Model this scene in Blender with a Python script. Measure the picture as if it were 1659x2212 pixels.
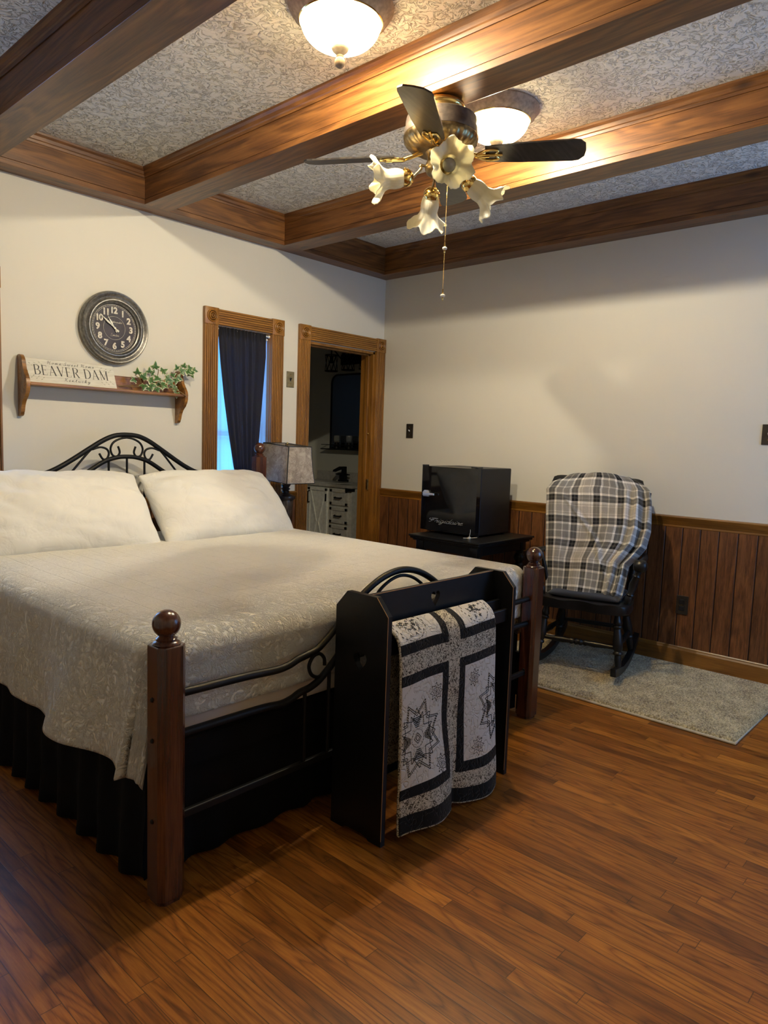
import bpy, bmesh, math, random
from mathutils import Vector, Matrix, noise
random.seed(7)
PI = math.pi
sc = bpy.context.scene
for o in list(bpy.data.objects): bpy.data.objects.remove(o)
COL = sc.collection

# ------------------------------------------------------------------ camera
cam = bpy.data.cameras.new('camera'); camo = bpy.data.objects.new('camera', cam); COL.objects.link(camo)
cam.sensor_fit = 'VERTICAL'; cam.sensor_height = 24.0; cam.lens = 1519.89/2212*24.0
cam.clip_start = 0.02; cam.clip_end = 60
R_ = Vector((0.67394263, -0.73801073, 0.03378596)); U_ = Vector((0.05090625, 0.09201293, 0.99445572)); F_ = Vector((0.73702774, 0.66848618, -0.0995808))
m = Matrix.Identity(4)
for i in range(3): m[i][0] = R_[i]; m[i][1] = U_[i]; m[i][2] = -F_[i]
m.translation = Vector((-4.355, -4.015, 1.2993))
camo.matrix_world = m
sc.camera = camo

# ------------------------------------------------------------------ look
sc.view_settings.view_transform = 'Standard'; sc.view_settings.look = 'None'
sc.view_settings.gamma = 1; sc.view_settings.use_curve_mapping = False
sc.view_settings.exposure = 0.78
BOWL = 18.0        # glow of the lit glass bowls
BULB = 125.0       # power of the bulb inside each bowl
SKY = 3.2
DAY = 2.6          # daylight entering by the windows behind the camera

# ------------------------------------------------------------------ world: overcast blue daylight
w = bpy.data.worlds.new('world'); sc.world = w; w.use_nodes = True
bg = w.node_tree.nodes['Background']; bg.inputs[0].default_value = (0.10, 0.40, 1.0, 1); bg.inputs[1].default_value = SKY

def daylight(loc, rot, sx, sy, energy, col=(0.58, 0.74, 1.0)):
    l = bpy.data.lights.new('daylight', 'AREA'); l.shape = 'RECTANGLE'; l.size = sx; l.size_y = sy; l.energy = energy; l.color = col
    o = bpy.data.objects.new('daylight', l); COL.objects.link(o); o.location = loc; o.rotation_euler = rot
    return o
# outside the rear window (wall y = -4.4) and outside the left window of the headboard wall
daylight((-.65, -4.62, 1.45), (math.radians(90), 0, 0), 0.9, 1.3, DAY)
daylight((-3.28, 0.35, 1.5), (math.radians(-90), 0, 0), 0.6, 1.2, 3.0)

# ------------------------------------------------------------------ helpers
def tag(o, label=None, cat=None, group=None, kind=None):
    if label: o['label'] = label
    if cat: o['category'] = cat
    if group: o['group'] = group
    if kind: o['kind'] = kind
    return o
def thing(name, label, cat, loc=(0, 0, 0), rotz=0, group=None):
    o = bpy.data.objects.new(name, None); COL.objects.link(o); o.location = loc; o.rotation_euler = (0, 0, rotz)
    o.empty_display_size = 0.05
    return tag(o, label, cat, group)
def obj(name, bm, mat, parent=None, world=True, smooth=None, recalc=True):
    """link a bmesh as ONE object; with world=True its verts are world coords under the parent"""
    if recalc: bmesh.ops.recalc_face_normals(bm, faces=bm.faces[:])
    me = bpy.data.meshes.new(name)
    if world and parent is not None:
        org = parent['_o'] if '_o' in parent else list(parent.location)
        bmesh.ops.translate(bm, verts=bm.verts[:], vec=-Vector(org))
    elif world and parent is None:
        pass
    bm.to_mesh(me); bm.free()
    o = bpy.data.objects.new(name, me); COL.objects.link(o)
    for mt in (mat if isinstance(mat, (list, tuple)) else [mat]): me.materials.append(mt)
    if parent is not None: o.parent = parent
    if smooth is not None:
        for p in me.polygons: p.use_smooth = True
        if smooth < 180:
            try: me.set_sharp_from_angle(angle=math.radians(smooth))
            except Exception: pass
    return o
def sub(name, bm, mat, part, smooth=None):
    """sub-part of a part: the part sits at its root's location, so use the root's origin"""
    root = part.parent if part.parent is not None else part
    org = Vector(root.location)
    bmesh.ops.translate(bm, verts=bm.verts[:], vec=-org)
    bmesh.ops.recalc_face_normals(bm, faces=bm.faces[:])
    me = bpy.data.meshes.new(name); bm.to_mesh(me); bm.free()
    o = bpy.data.objects.new(name, me); COL.objects.link(o); o.parent = part
    for mt in (mat if isinstance(mat, (list, tuple)) else [mat]): me.materials.append(mt)
    if smooth is not None:
        for p in me.polygons: p.use_smooth = True
        if smooth < 180:
            try: me.set_sharp_from_angle(angle=math.radians(smooth))
            except Exception: pass
    return o
def top(name, bm, mat, label, cat, group=None, smooth=None, kind=None, origin=None):
    if origin is not None: bmesh.ops.translate(bm, verts=bm.verts[:], vec=-Vector(origin))
    o = obj(name, bm, mat, None, smooth=smooth)
    if origin is not None: o.location = origin
    return tag(o, label, cat, group, kind)
def struct(name, bm, mat, smooth=None):
    return tag(obj(name, bm, mat, None, smooth=smooth), kind='structure')
def B(): return bmesh.new()
def box(bm, x0, x1, y0, y1, z0, z1, bev=0, mi=0):
    v = [bm.verts.new((x, y, z)) for z in (z0, z1) for y in (y0, y1) for x in (x0, x1)]
    fs = [(0, 2, 3, 1), (4, 5, 7, 6), (0, 1, 5, 4), (2, 6, 7, 3), (0, 4, 6, 2), (1, 3, 7, 5)]
    F = [bm.faces.new([v[i] for i in f]) for f in fs]
    for f in F: f.material_index = mi
    if bev > 0:
        es = list({e for f in F for e in f.edges})
        r = bmesh.ops.bevel(bm, geom=es, offset=bev, segments=2, profile=.5, affect='EDGES')
        for f in r['faces']: f.material_index = mi
    return v
def frame_at(p, d):
    d = d.normalized(); a = Vector((0, 0, 1)) if abs(d.z) < .9 else Vector((1, 0, 0))
    u = d.cross(a).normalized(); return u, d.cross(u).normalized()
def tube(bm, pts, r, n=8, cap=True, mi=0, closed=False):
    pts = [Vector(p) for p in pts]; k = len(pts)
    rs = r if isinstance(r, (list, tuple)) else [r]*k
    rings = []; u = None
    for i, p in enumerate(pts):
        if closed: d = pts[(i+1) % k]-pts[i-1]
        else: d = pts[min(i+1, k-1)]-pts[max(i-1, 0)]
        if d.length < 1e-9: d = Vector((0, 0, 1))
        d.normalize()
        if u is None: u, _ = frame_at(p, d)
        u = (u-d*u.dot(d))
        if u.length < 1e-6: u, _ = frame_at(p, d)
        u.normalize(); v = d.cross(u)
        rings.append([bm.verts.new(p+(u*math.cos(2*PI*j/n)+v*math.sin(2*PI*j/n))*rs[i]) for j in range(n)])
    rr = rings+[rings[0]] if closed else rings
    for a, b in zip(rr, rr[1:]):
        for j in range(n):
            f = bm.faces.new((a[j], a[(j+1) % n], b[(j+1) % n], b[j])); f.material_index = mi
    if cap and not closed:
        for q in (rings[0][::-1], rings[-1]):
            f = bm.faces.new(q); f.material_index = mi
def lathe(bm, prof, c, n=24, axis='z', mi=0, M=None, flute=None):
    """prof: list of (r, h). axis direction by matrix M (maps local z-lathe to world)"""
    rings = []
    for r, h in prof:
        if r < 1e-6: rings.append([bm.verts.new((0, 0, h))])
        else:
            ring = []
            for j in range(n):
                a = 2*PI*j/n; q = r
                if flute: q = r*(1+flute(a, h))
                ring.append(bm.verts.new((q*math.cos(a), q*math.sin(a), h)))
            rings.append(ring)
    vs = [v for g in rings for v in g]
    for a, b in zip(rings, rings[1:]):
        if len(a) == 1 and len(b) == 1: continue
        if len(a) == 1:
            for j in range(n): bm.faces.new((a[0], b[j], b[(j+1) % n])).material_index = mi
        elif len(b) == 1:
            for j in range(n): bm.faces.new((a[j], a[(j+1) % n], b[0])).material_index = mi
        else:
            for j in range(n): bm.faces.new((a[j], a[(j+1) % n], b[(j+1) % n], b[j])).material_index = mi
    if len(rings[0]) > 1: bm.faces.new(rings[0][::-1]).material_index = mi
    if len(rings[-1]) > 1: bm.faces.new(rings[-1]).material_index = mi
    T = Matrix.Translation(Vector(c))
    if M is None and axis == 'x': M = Matrix.Rotation(PI/2, 4, 'Y')
    if M is None and axis == 'y': M = Matrix.Rotation(-PI/2, 4, 'X')
    if M is not None: T = T @ M
    bmesh.ops.transform(bm, matrix=T, verts=vs)
    return vs
def sphere(bm, c, r, n=20, m_=12, sz=1, mi=0):
    lathe(bm, [(r*math.sin(PI*i/m_) if 0 < i < m_ else 0, -r*sz*math.cos(PI*i/m_)) for i in range(m_+1)], c, n, mi=mi)
def prism(bm, poly, ax, a, b, mi=0, bev=0):
    """poly: 2D points in the plane perpendicular to axis ax; extruded from a to b"""
    def P(p, t):
        if ax == 0: return (t, p[0], p[1])
        if ax == 1: return (p[0], t, p[1])
        return (p[0], p[1], t)
    va = [bm.verts.new(P(p, a)) for p in poly]; vb = [bm.verts.new(P(p, b)) for p in poly]
    F = [bm.faces.new(va), bm.faces.new(vb[::-1])]
    n = len(poly)
    for i in range(n): F.append(bm.faces.new((va[i], vb[i], vb[(i+1) % n], va[(i+1) % n])))
    for f in F: f.material_index = mi
    if bev: bmesh.ops.bevel(bm, geom=list(set(F[0].edges) | set(F[1].edges)), offset=bev, segments=2, profile=.5, affect='EDGES')
def prism_hole(bm, outer, hole, ax, a, b):
    """plate with a hole: outer and hole are 2D loops; triangulated by scanfill"""
    def P(p, t):
        if ax == 0: return (t, p[0], p[1])
        if ax == 1: return (p[0], t, p[1])
        return (p[0], p[1], t)
    loops = []
    for L in (outer, hole):
        va = [bm.verts.new(P(p, a)) for p in L]
        es = [bm.edges.new((va[i], va[(i+1) % len(L)])) for i in range(len(L))]
        loops.append((va, es))
    r = bmesh.ops.triangle_fill(bm, edges=loops[0][1]+loops[1][1], use_beauty=True)
    fs = [g for g in r['geom'] if isinstance(g, bmesh.types.BMFace)]
    r = bmesh.ops.extrude_face_region(bm, geom=fs)
    vs = [g for g in r['geom'] if isinstance(g, bmesh.types.BMVert)]
    d = [0, 0, 0]; d[ax] = b-a
    bmesh.ops.translate(bm, verts=vs, vec=d)
def smooth_pts(pts, k=6, closed=False):
    P = [Vector(p) for p in pts]; out = []; n = len(P)
    rng = range(n if closed else n-1)
    for i in rng:
        if closed: p0, p1, p2, p3 = P[i-1], P[i], P[(i+1) % n], P[(i+2) % n]
        else: p0, p1, p2, p3 = P[max(i-1, 0)], P[i], P[i+1], P[min(i+2, n-1)]
        for j in range(k):
            t = j/k
            out.append(.5*((2*p1)+(p2-p0)*t+(2*p0-5*p1+4*p2-p3)*t*t+(3*p1-p0-3*p2+p3)*t**3))
    if not closed: out.append(P[-1])
    return out
def grid(bm, nu, nv, fn, mi=None, uv=None):
    V = [[bm.verts.new(fn(i/(nu-1), j/(nv-1))) for i in range(nu)] for j in range(nv)]
    L = (bm.loops.layers.uv.get('UVMap') or bm.loops.layers.uv.new('UVMap')) if uv else None
    for j in range(nv-1):
        for i in range(nu-1):
            f = bm.faces.new((V[j][i], V[j][i+1], V[j+1][i+1], V[j+1][i]))
            if mi: f.material_index = mi((i+.5)/(nu-1), (j+.5)/(nv-1))
            if uv:
                for lp, (a, b) in zip(f.loops, ((i, j), (i+1, j), (i+1, j+1), (i, j+1))): lp[L].uv = uv(a/(nu-1), b/(nv-1))
    return V
def nz(x, y, z=0): return noise.noise(Vector((x, y, z)))
def sstep(a, b, x):
    t = min(1, max(0, (x-a)/(b-a))); return t*t*(3-2*t)
def solid(o, th, off=-1):
    md = o.modifiers.new('thickness', 'SOLIDIFY'); md.thickness = th; md.offset = off; return o

# ------------------------------------------------------------------ material helpers
class NT:
    def __init__(s, name):
        s.m = bpy.data.materials.new(name); s.m.use_nodes = True; s.t = s.m.node_tree; s.p = s.t.nodes['Principled BSDF']; s.out = s.t.nodes['Material Output']
    def n(s, typ, **kw):
        nd = s.t.nodes.new(typ)
        for k, v in kw.items(): setattr(nd, k, v)
        return nd
    def link(s, a, b): s.t.links.new(a, b)
    def put(s, sock, v):
        if isinstance(v, bpy.types.NodeSocket): s.link(v, sock)
        elif v is not None: sock.default_value = v
    def math(s, op, a, b=None, c=None, clamp=False):
        nd = s.n('ShaderNodeMath', operation=op); nd.use_clamp = clamp
        s.put(nd.inputs[0], a)
        if b is not None: s.put(nd.inputs[1], b)
        if c is not None: s.put(nd.inputs[2], c)
        return nd.outputs[0]
    def coord(s, kind='Object'): return s.n('ShaderNodeTexCoord').outputs[kind]
    def sep(s, v):
        nd = s.n('ShaderNodeSeparateXYZ'); s.link(v, nd.inputs[0]); return nd.outputs
    def comb(s, x=0, y=0, z=0):
        nd = s.n('ShaderNodeCombineXYZ')
        for i, q in enumerate((x, y, z)): s.put(nd.inputs[i], q)
        return nd.outputs[0]
    def noise(s, vec, scale=5, detail=4, rough=.5, dist=0, out=0):
        nd = s.n('ShaderNodeTexNoise'); s.put(nd.inputs['Vector'], vec); nd.inputs['Scale'].default_value = scale
        nd.inputs['Detail'].default_value = detail; nd.inputs['Roughness'].default_value = rough; nd.inputs['Distortion'].default_value = dist
        return nd.outputs[out]
    def ramp(s, fac, stops, interp='LINEAR'):
        nd = s.n('ShaderNodeValToRGB'); s.put(nd.inputs[0], fac); cr = nd.color_ramp; cr.interpolation = interp
        while len(cr.elements) > 1: cr.elements.remove(cr.elements[0])
        cr.elements[0].position = stops[0][0]; cr.elements[0].color = (*stops[0][1], 1) if len(stops[0][1]) == 3 else stops[0][1]
        for p, c in stops[1:]:
            e = cr.elements.new(p); e.color = (*c, 1) if len(c) == 3 else c
        return nd.outputs[0]
    def mix(s, fac, a, b, mode='MIX'):
        nd = s.n('ShaderNodeMix', data_type='RGBA', blend_type=mode); s.put(nd.inputs[0], fac)
        for k, q in ((6, a), (7, b)):
            if isinstance(q, bpy.types.NodeSocket): s.link(q, nd.inputs[k])
            else: nd.inputs[k].default_value = (*q, 1) if len(q) == 3 else q
        return nd.outputs[2]
    def bump(s, h, strength=.3, dist=.01, prev=None):
        nd = s.n('ShaderNodeBump'); s.link(h, nd.inputs['Height']); nd.inputs['Strength'].default_value = strength; nd.inputs['Distance'].default_value = dist
        if prev is not None: s.link(prev, nd.inputs['Normal'])
        s.link(nd.outputs[0], s.p.inputs['Normal']); return nd.outputs[0]
    def base(s, v): s.put(s.p.inputs['Base Color'], v if isinstance(v, bpy.types.NodeSocket) else (*v, 1))
    def set(s, rough=None, metal=None, spec=None, coat=None, coatr=None, sheen=None):
        P = s.p.inputs
        if rough is not None: s.put(P['Roughness'], rough)
        if metal is not None: P['Metallic'].default_value = metal
        if spec is not None: P['Specular IOR Level'].default_value = spec
        if coat is not None: P['Coat Weight'].default_value = coat
        if coatr is not None: P['Coat Roughness'].default_value = coatr
        if sheen is not None: P['Sheen Weight'].default_value = sheen
        return s.m
def plain(name, col, rough=.5, metal=0, spec=.5, coat=0, var=.06, nscale=30):
    t = NT(name); n = t.noise(t.coord(), nscale, 3)
    d = tuple(max(0, c*(1-var*2)) for c in col); l = tuple(min(1, c*(1+var*2)) for c in col)
    t.base(t.ramp(n, [(.3, d), (.7, l)])); t.set(rough, metal, spec, coat, .1); return t.m
def wood(name, cols, axis='y', rough=.45, grain=1.0, knots=0, coat=.15, ring=7, spec=.5, board=None):
    """grain runs along axis; cols = dark, mid, light; optional knots"""
    t = NT(name); x, y, z = t.sep(t.coord())
    stretch = {'x': (1.0, 9, 9), 'y': (9, 1.0, 9), 'z': (9, 9, 1.0)}[axis]
    v = t.comb(t.math('MULTIPLY', x, stretch[0]), t.math('MULTIPLY', y, stretch[1]), t.math('MULTIPLY', z, stretch[2]))
    sf = {'x': (.35, 1, 1), 'y': (1, .35, 1), 'z': (1, 1, .35)}[axis]; vm = t.n('ShaderNodeVectorMath', operation='MULTIPLY'); t.link(v, vm.inputs[0]); vm.inputs[1].default_value = sf
    fine = t.noise(vm.outputs[0], 11*grain, 6, .68, .15)
    big = t.noise(v, 1.0, 3, .5, .6)
    bands = t.math('SINE', t.math('MULTIPLY', big, ring*6.28))
    f = t.math('ADD', t.math('MULTIPLY', fine, .75), t.math('MULTIPLY', bands, .10))
    col = t.ramp(f, [(.2, cols[0]), (.42, cols[1]), (.62, cols[2])])
    if knots:
        st = {'x': (1.6, 4, 4), 'y': (4, 1.6, 4), 'z': (4, 4, 1.6)}[axis]
        kv = t.comb(t.math('MULTIPLY', x, st[0]), t.math('MULTIPLY', y, st[1]), t.math('MULTIPLY', z, st[2]))
        vo = t.n('ShaderNodeTexVoronoi'); t.link(kv, vo.inputs['Vector']); vo.inputs['Scale'].default_value = knots
        k = t.ramp(vo.outputs['Distance'], [(.03, (1, 1, 1)), (.08, (.6, .6, .6)), (.13, (0, 0, 0))])
        col = t.mix(t.math('MULTIPLY', k, .85), col, tuple(c*.35 for c in cols[0]))
    t.base(col); t.set(rough, 0, spec, coat, .25); t.bump(f, .12, .003); return t.m

# ------------------------------------------------------------------ materials
def mat_floor():
    t = NT('oak_strip_floor'); x, y, z = t.sep(t.coord())
    W = 0.0490
    xr = t.math('DIVIDE', x, W); row = t.math('FLOOR', xr); fx = t.math('FRACT', xr)
    wn = t.n('ShaderNodeTexWhiteNoise', noise_dimensions='1D'); t.link(row, wn.inputs['W'])
    r1 = wn.outputs['Value']; rc = t.sep(wn.outputs['Color'])
    L = t.math('ADD', t.math('MULTIPLY', rc[1], .55), .62)
    yy = t.math('DIVIDE', t.math('ADD', y, t.math('MULTIPLY', r1, 9.0)), L)
    idx = t.math('FLOOR', yy); fy = t.math('FRACT', yy)
    wn2 = t.n('ShaderNodeTexWhiteNoise', noise_dimensions='2D'); t.link(t.comb(row, idx, 0), wn2.inputs['Vector'])
    rnd = wn2.outputs['Value']; rcol = t.sep(wn2.outputs['Color'])
    off = t.math('MULTIPLY', rnd, 40)
    v = t.comb(t.math('MULTIPLY', x, 26), t.math('ADD', t.math('MULTIPLY', y, 1.6), off), off)
    g1 = t.noise(v, 6, 6, .62, .15)
    cv = t.comb(t.math('MULTIPLY', x, 11), t.math('ADD', t.math('MULTIPLY', y, 1.15), off), off)
    cat = t.noise(cv, 1.1, 2, .4, .5)
    bands = t.math('POWER', t.math('ABSOLUTE', t.math('SINE', t.math('MULTIPLY', cat, 34))), .6)
    pv = t.comb(t.math('MULTIPLY', x, 420), t.math('MULTIPLY', y, 12), off)
    pores = t.noise(pv, 1, 3, .7)
    f = t.math('ADD', t.math('MULTIPLY', g1, .55), t.math('ADD', t.math('MULTIPLY', bands, .26), t.math('MULTIPLY', pores, .22)))
    col = t.ramp(f, [(.30, (.080, .024, .003)), (.50, (.190, .063, .0075)), (.74, (.335, .128, .018))])
    tone = t.ramp(rcol[0], [(0, (.60, .55, .52)), (.35, (.88, .84, .82)), (.7, (1.06, 1.02, .98)), (.93, (1.2, 1.2, 1.15)), (1, (1.45, 1.5, 1.45))])
    col = t.mix(1.0, col, tone, 'MULTIPLY')
    ex = t.math('MINIMUM', fx, t.math('SUBTRACT', 1.0, fx)); ey = t.math('MULTIPLY', t.math('MINIMUM', fy, t.math('SUBTRACT', 1.0, fy)), t.math('DIVIDE', L, W))
    e = t.math('MINIMUM', ex, ey)
    gap = t.ramp(e, [(.012, (1, 1, 1)), (.03, (0, 0, 0))])
    col = t.mix(t.math('MULTIPLY', gap, .75), col, (.022, .008, .003))
    t.base(col)
    sm = t.noise(t.coord(), 3.0, 3, .5)
    t.set(t.math('ADD', t.math('MULTIPLY', sm, .18), .27), 0, .38)
    b1 = t.bump(f, .10, .002)
    t.bump(t.math('SUBTRACT', 1.0, gap), .12, .001, b1)
    return t.m
def mat_ceiling():
    t = NT('stomped_plaster'); c = t.coord()
    n1 = t.noise(c, 26, 5, .6, 1.3); rid = n1
    r1 = t.ramp(rid, [(.44, (0, 0, 0)), (.50, (.9, .9, .9)), (.60, (1, 1, 1))])
    n2 = t.noise(c, 90, 3, .6)
    t.base((.80, .79, .76)); t.set(.9, 0, .2)
    b = t.bump(n2, .3, .003); t.bump(r1, 1.0, .013, b); return t.m
def mat_wall(name, col):
    t = NT(name); n = t.noise(t.coord(), 120, 3, .6); n2 = t.noise(t.coord(), 1.3, 2)
    t.base(t.ramp(n2, [(.3, tuple(c*.97 for c in col)), (.7, col)])); t.set(.62, 0, .3); t.bump(n, .06, .002); return t.m
M_floor = mat_floor(); M_ceil = mat_ceiling()
M_wall = mat_wall('cream_wall_paint', (.66, .63, .55))
M_bath = mat_wall('grey_bath_paint', (.66, .66, .58))
beamc = ((.085, .030, .007), (.175, .068, .016), (.255, .108, .027))
M_beam_y = wood('beam_pine_along_y', beamc, 'y', .42, 1.0, 1.5, .15, 6)
M_beam_x = wood('beam_pine_along_x', beamc, 'x', .42, 1.0, 1.5, .15, 6)
trimc = ((.155, .060, .008), (.25, .105, .015), (.34, .150, .024))
M_trim_z = wood('oak_trim_upright', trimc, 'z', .40, 1.5, 0, .2, 4)
M_trim_x = wood('oak_trim_level', trimc, 'x', .40, 1.5, 0, .2, 4)
M_rail_y = wood('rail_oak_along_y', tuple(tuple(c*.8 for c in q) for q in trimc), 'y', .35, 1.2, 0, .3, 4)
M_rail_x = wood('rail_oak_along_x', tuple(tuple(c*.8 for c in q) for q in trimc), 'x', .35, 1.2, 0, .3, 4)
def mat_wainscot():
    t = NT('grooved_wood_panelling'); x, y, z = t.sep(t.coord())
    s = t.math('DIVIDE', t.math('ADD', t.math('ADD', y, x), .0285), .1040); fr = t.math('FRACT', s); row = t.math('FLOOR', s)
    wn = t.n('ShaderNodeTexWhiteNoise', noise_dimensions='1D'); t.link(row, wn.inputs['W'])
    off = t.math('MULTIPLY', wn.outputs['Value'], 30)
    v = t.comb(t.math('MULTIPLY', t.math('ADD', x, y), 40), off, t.math('MULTIPLY', z, 3))
    g = t.noise(v, 6, 6, .66, .4)
    cat = t.noise(t.comb(t.math('MULTIPLY', t.math('ADD', x, y), 9), off, z), 1.4, 2, .4, .4)
    bands = t.math('SINE', t.math('MULTIPLY', cat, 42))
    f = t.math('ADD', g, t.math('MULTIPLY', bands, .09))
    col = t.ramp(f, [(.3, (.070, .026, .009)), (.5, (.135, .052, .017)), (.7, (.205, .084, .028))])
    tone = t.ramp(wn.outputs['Value'], [(0, (.85, .85, .87)), (1, (1.1, 1.08, 1.04))])
    col = t.mix(1.0, col, tone, 'MULTIPLY')
    e = t.math('MINIMUM', fr, t.math('SUBTRACT', 1.0, fr))
    gr = t.ramp(e, [(.018, (1, 1, 1)), (.04, (0, 0, 0))])
    t.base(t.mix(gr, col, (.018, .007, .003))); t.set(.42, 0, .45)
    b = t.bump(t.math('SUBTRACT', 1.0, gr), .8, .004); t.bump(f, .08, .002, b); return t.m
M_wains = mat_wainscot()
M_post = wood('cherry_post', ((.032, .009, .005), (.072, .020, .009), (.115, .036, .014)), 'z', .22, 1.5, 0, .6, 5)
M_iron = plain('black_iron', (.005, .005, .0055), .48, 0, .22)
M_shelf = wood('honey_oak_shelf', ((.13, .050, .009), (.27, .112, .020), (.40, .180, .035)), 'x', .34, 1.3, 0, .25, 5)
M_black_paint = plain('black_painted_wood', (.006, .006, .007), .36, 0, .3)
M_worn = plain('bare_worn_wood', (.33, .17, .07), .6)
def cloth(name, col, scale=900, b=.15, rough=.9, sheen=.2):
    t = NT(name); n = t.noise(t.coord(), scale, 2); n2 = t.noise(t.coord(), 6, 3)
    t.base(t.ramp(n2, [(.3, tuple(c*.95 for c in col)), (.7, col)])); t.set(rough, 0, .15, sheen=sheen); t.bump(n, b, .001); return t.m
M_pillow = None
def mat_pillow():
    t = NT('white_pillow_cotton'); c = t.coord(); n = t.noise(c, 700, 2)
    wv = t.noise(c, 6.5, 3, .55, 1.0); fo = t.math('ABSOLUTE', t.math('SUBTRACT', wv, .5))
    t.base((.76, .74, .68)); t.set(.85, 0, .15, sheen=.1); b = t.bump(n, .06, .001)
    t.bump(t.ramp(fo, [(0, (0, 0, 0)), (.10, (1, 1, 1))]), .16, .008, b); return t.m
M_pillow = mat_pillow()
def mat_coverlet():
    t = NT('crinkled_quilted_cotton'); c = t.coord(); x, y, z = t.sep(c)
    uvn = t.n('ShaderNodeUVMap'); uvn.uv_map = 'UVMap'; u, v, _ = t.sep(uvn.outputs[0])
    n1 = t.noise(uvn.outputs[0], 26, 5, .62, 1.8); rid = t.math('ABSOLUTE', t.math('SUBTRACT', n1, .5))
    cr = t.ramp(rid, [(0, (1, 1, 1)), (.035, (.5, .5, .5)), (.11, (0, 0, 0))])
    fu = t.math('FRACT', t.math('DIVIDE', u, .092)); fv = t.math('FRACT', t.math('DIVIDE', v, .115))
    eu = t.math('MINIMUM', fu, t.math('SUBTRACT', 1.0, fu)); ev = t.math('MINIMUM', fv, t.math('SUBTRACT', 1.0, fv))
    q = t.ramp(t.math('MINIMUM', eu, ev), [(0, (0, 0, 0)), (.07, (1, 1, 1))])
    t.base((.77, .74, .665)); t.set(.72, 0, .3, sheen=.15)
    side = t.math('MAXIMUM', t.ramp(u, [(.34, (1, 1, 1)), (.52, (.18, .18, .18))]), t.ramp(v, [(.0, (.18,)*3), (1, (.18,)*3)]))
    vs = t.math('MAXIMUM', side, t.ramp(t.math('SUBTRACT', v, 1.55), [(.10, (.18,)*3), (.42, (1, 1, 1))]))
    b = t.bump(q, .40, .006); t.bump(t.math('MULTIPLY', cr, vs), .75, .009, b); return t.m
M_cover = mat_coverlet()
M_sheet = cloth('white_mattress_cloth', (.66, .63, .57))
M_skirt = cloth('black_bed_skirt', (.004, .004, .005), 500, .1, .95, 0)
M_brassdark = plain('antique_brass', (.30, .22, .11), .32, 1, .5, 0, .15, 60)
M_brass = plain('bright_brass', (.80, .58, .22), .16, 1, .5, 0, .05)
M_bronze = plain('aged_bronze_motor', (.22, .185, .16), .48, 1, .5, 0, .12, 50)
M_blade = wood('dark_fan_blade', ((.012, .010, .010), (.028, .024, .022), (.05, .043, .04)), 'x', .35, 1, 0, .2)
M_white = plain('white_plastic', (.75, .73, .68), .4)
M_dark = plain('black_plastic', (.012, .012, .013), .35)
M_chrome = plain('chrome', (.88, .88, .9), .32, 1, .5, 0, .02)
M_gloss = plain('gloss_black_door', (.004, .004, .005), .05, 0, .45, 0, .01)
M_fridge = plain('textured_black_side', (.008, .008, .009), .42, 0, .25, 0, .1, 300)
M_silver = plain('silver_lettering', (.62, .62, .63), .3, .8)
M_pan = plain('stone_finish_pan', (.26, .22, .18), .6, .1, .4, 0, .14, 60)
M_glassmilk = None
def mat_bowl():
    t = NT('lit_alabaster_bowl'); n = t.noise(t.coord(), 9, 3, .5, .8)
    t.base((.9, .82, .6)); t.set(.3, 0, .4)
    t.link(t.ramp(n, [(.3, (1.0, .74, .34)), (.7, (1.0, .84, .50))]), t.p.inputs['Emission Color']); t.p.inputs['Emission Strength'].default_value = BOWL
    tp = t.n('ShaderNodeBsdfTransparent'); tp.inputs[0].default_value = (1.0, .955, .84, 1)
    mx = t.n('ShaderNodeMixShader'); mx.inputs[0].default_value = .5
    t.link(t.p.outputs[0], mx.inputs[1]); t.link(tp.outputs[0], mx.inputs[2]); t.link(mx.outputs[0], t.out.inputs[0]); return t.m
M_bowl = mat_bowl()
def mat_tulip():
    t = NT('frosted_ribbed_glass'); n = t.noise(t.coord(), 30, 2)
    t.base((.78, .76, .68)); t.set(.4, 0, .5)
    t.p.inputs['Subsurface Weight'].default_value = 0
    tr = t.n('ShaderNodeBsdfTranslucent'); tr.inputs[0].default_value = (.92, .86, .62, 1)
    mx = t.n('ShaderNodeMixShader'); mx.inputs[0].default_value = .45
    t.link(t.p.outputs[0], mx.inputs[1]); t.link(tr.outputs[0], mx.inputs[2]); t.link(mx.outputs[0], t.out.inputs[0]); return t.m
M_tulip = mat_tulip()

# ------------------------------------------------------------------ the room
XW, YB = -4.75, -4.40      # far left wall and the wall behind the camera
ZB, ZC = 2.612, 2.809
bm = B(); box(bm, XW-.1, .12, YB-.1, .13, -.08, 0); box(bm, -1.04, 1.2, .13, 2.9, -.08, 0); struct('floor', bm, M_floor)
bm = B(); box(bm, XW-.1, .12, YB-.1, .12, ZC, ZC+.06); struct('ceiling', bm, M_ceil)
def wall_boxes(bm, ax, a, b, lo, hi, zt, holes):
    """wall slab perpendicular to ax between a..b, spanning lo..hi; holes (s0,s1,z0,z1) sorted"""
    def add(s0, s1, z0, z1):
        if s1-s0 < 1e-4 or z1-z0 < 1e-4: return
        if ax == 1: box(bm, s0, s1, a, b, z0, z1)
        else: box(bm, a, b, s0, s1, z0, z1)
    cur = lo
    for s0, s1, z0, z1 in holes:
        add(cur, s0, 0, zt); add(s0, s1, 0, z0); add(s0, s1, z1, zt); cur = s1
    add(cur, hi, 0, zt)
WIN = (-1.626, -1.180, .62, 2.020)
WIN2 = (-3.50, -3.06, .62, 2.020)
DOOR = (-.822, -.105, 0.0, 2.022)
bm = B(); wall_boxes(bm, 1, 0, .13, XW-.1, .12, ZC, [WIN2, WIN, DOOR]); struct('wall_left', bm, M_wall)
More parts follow.
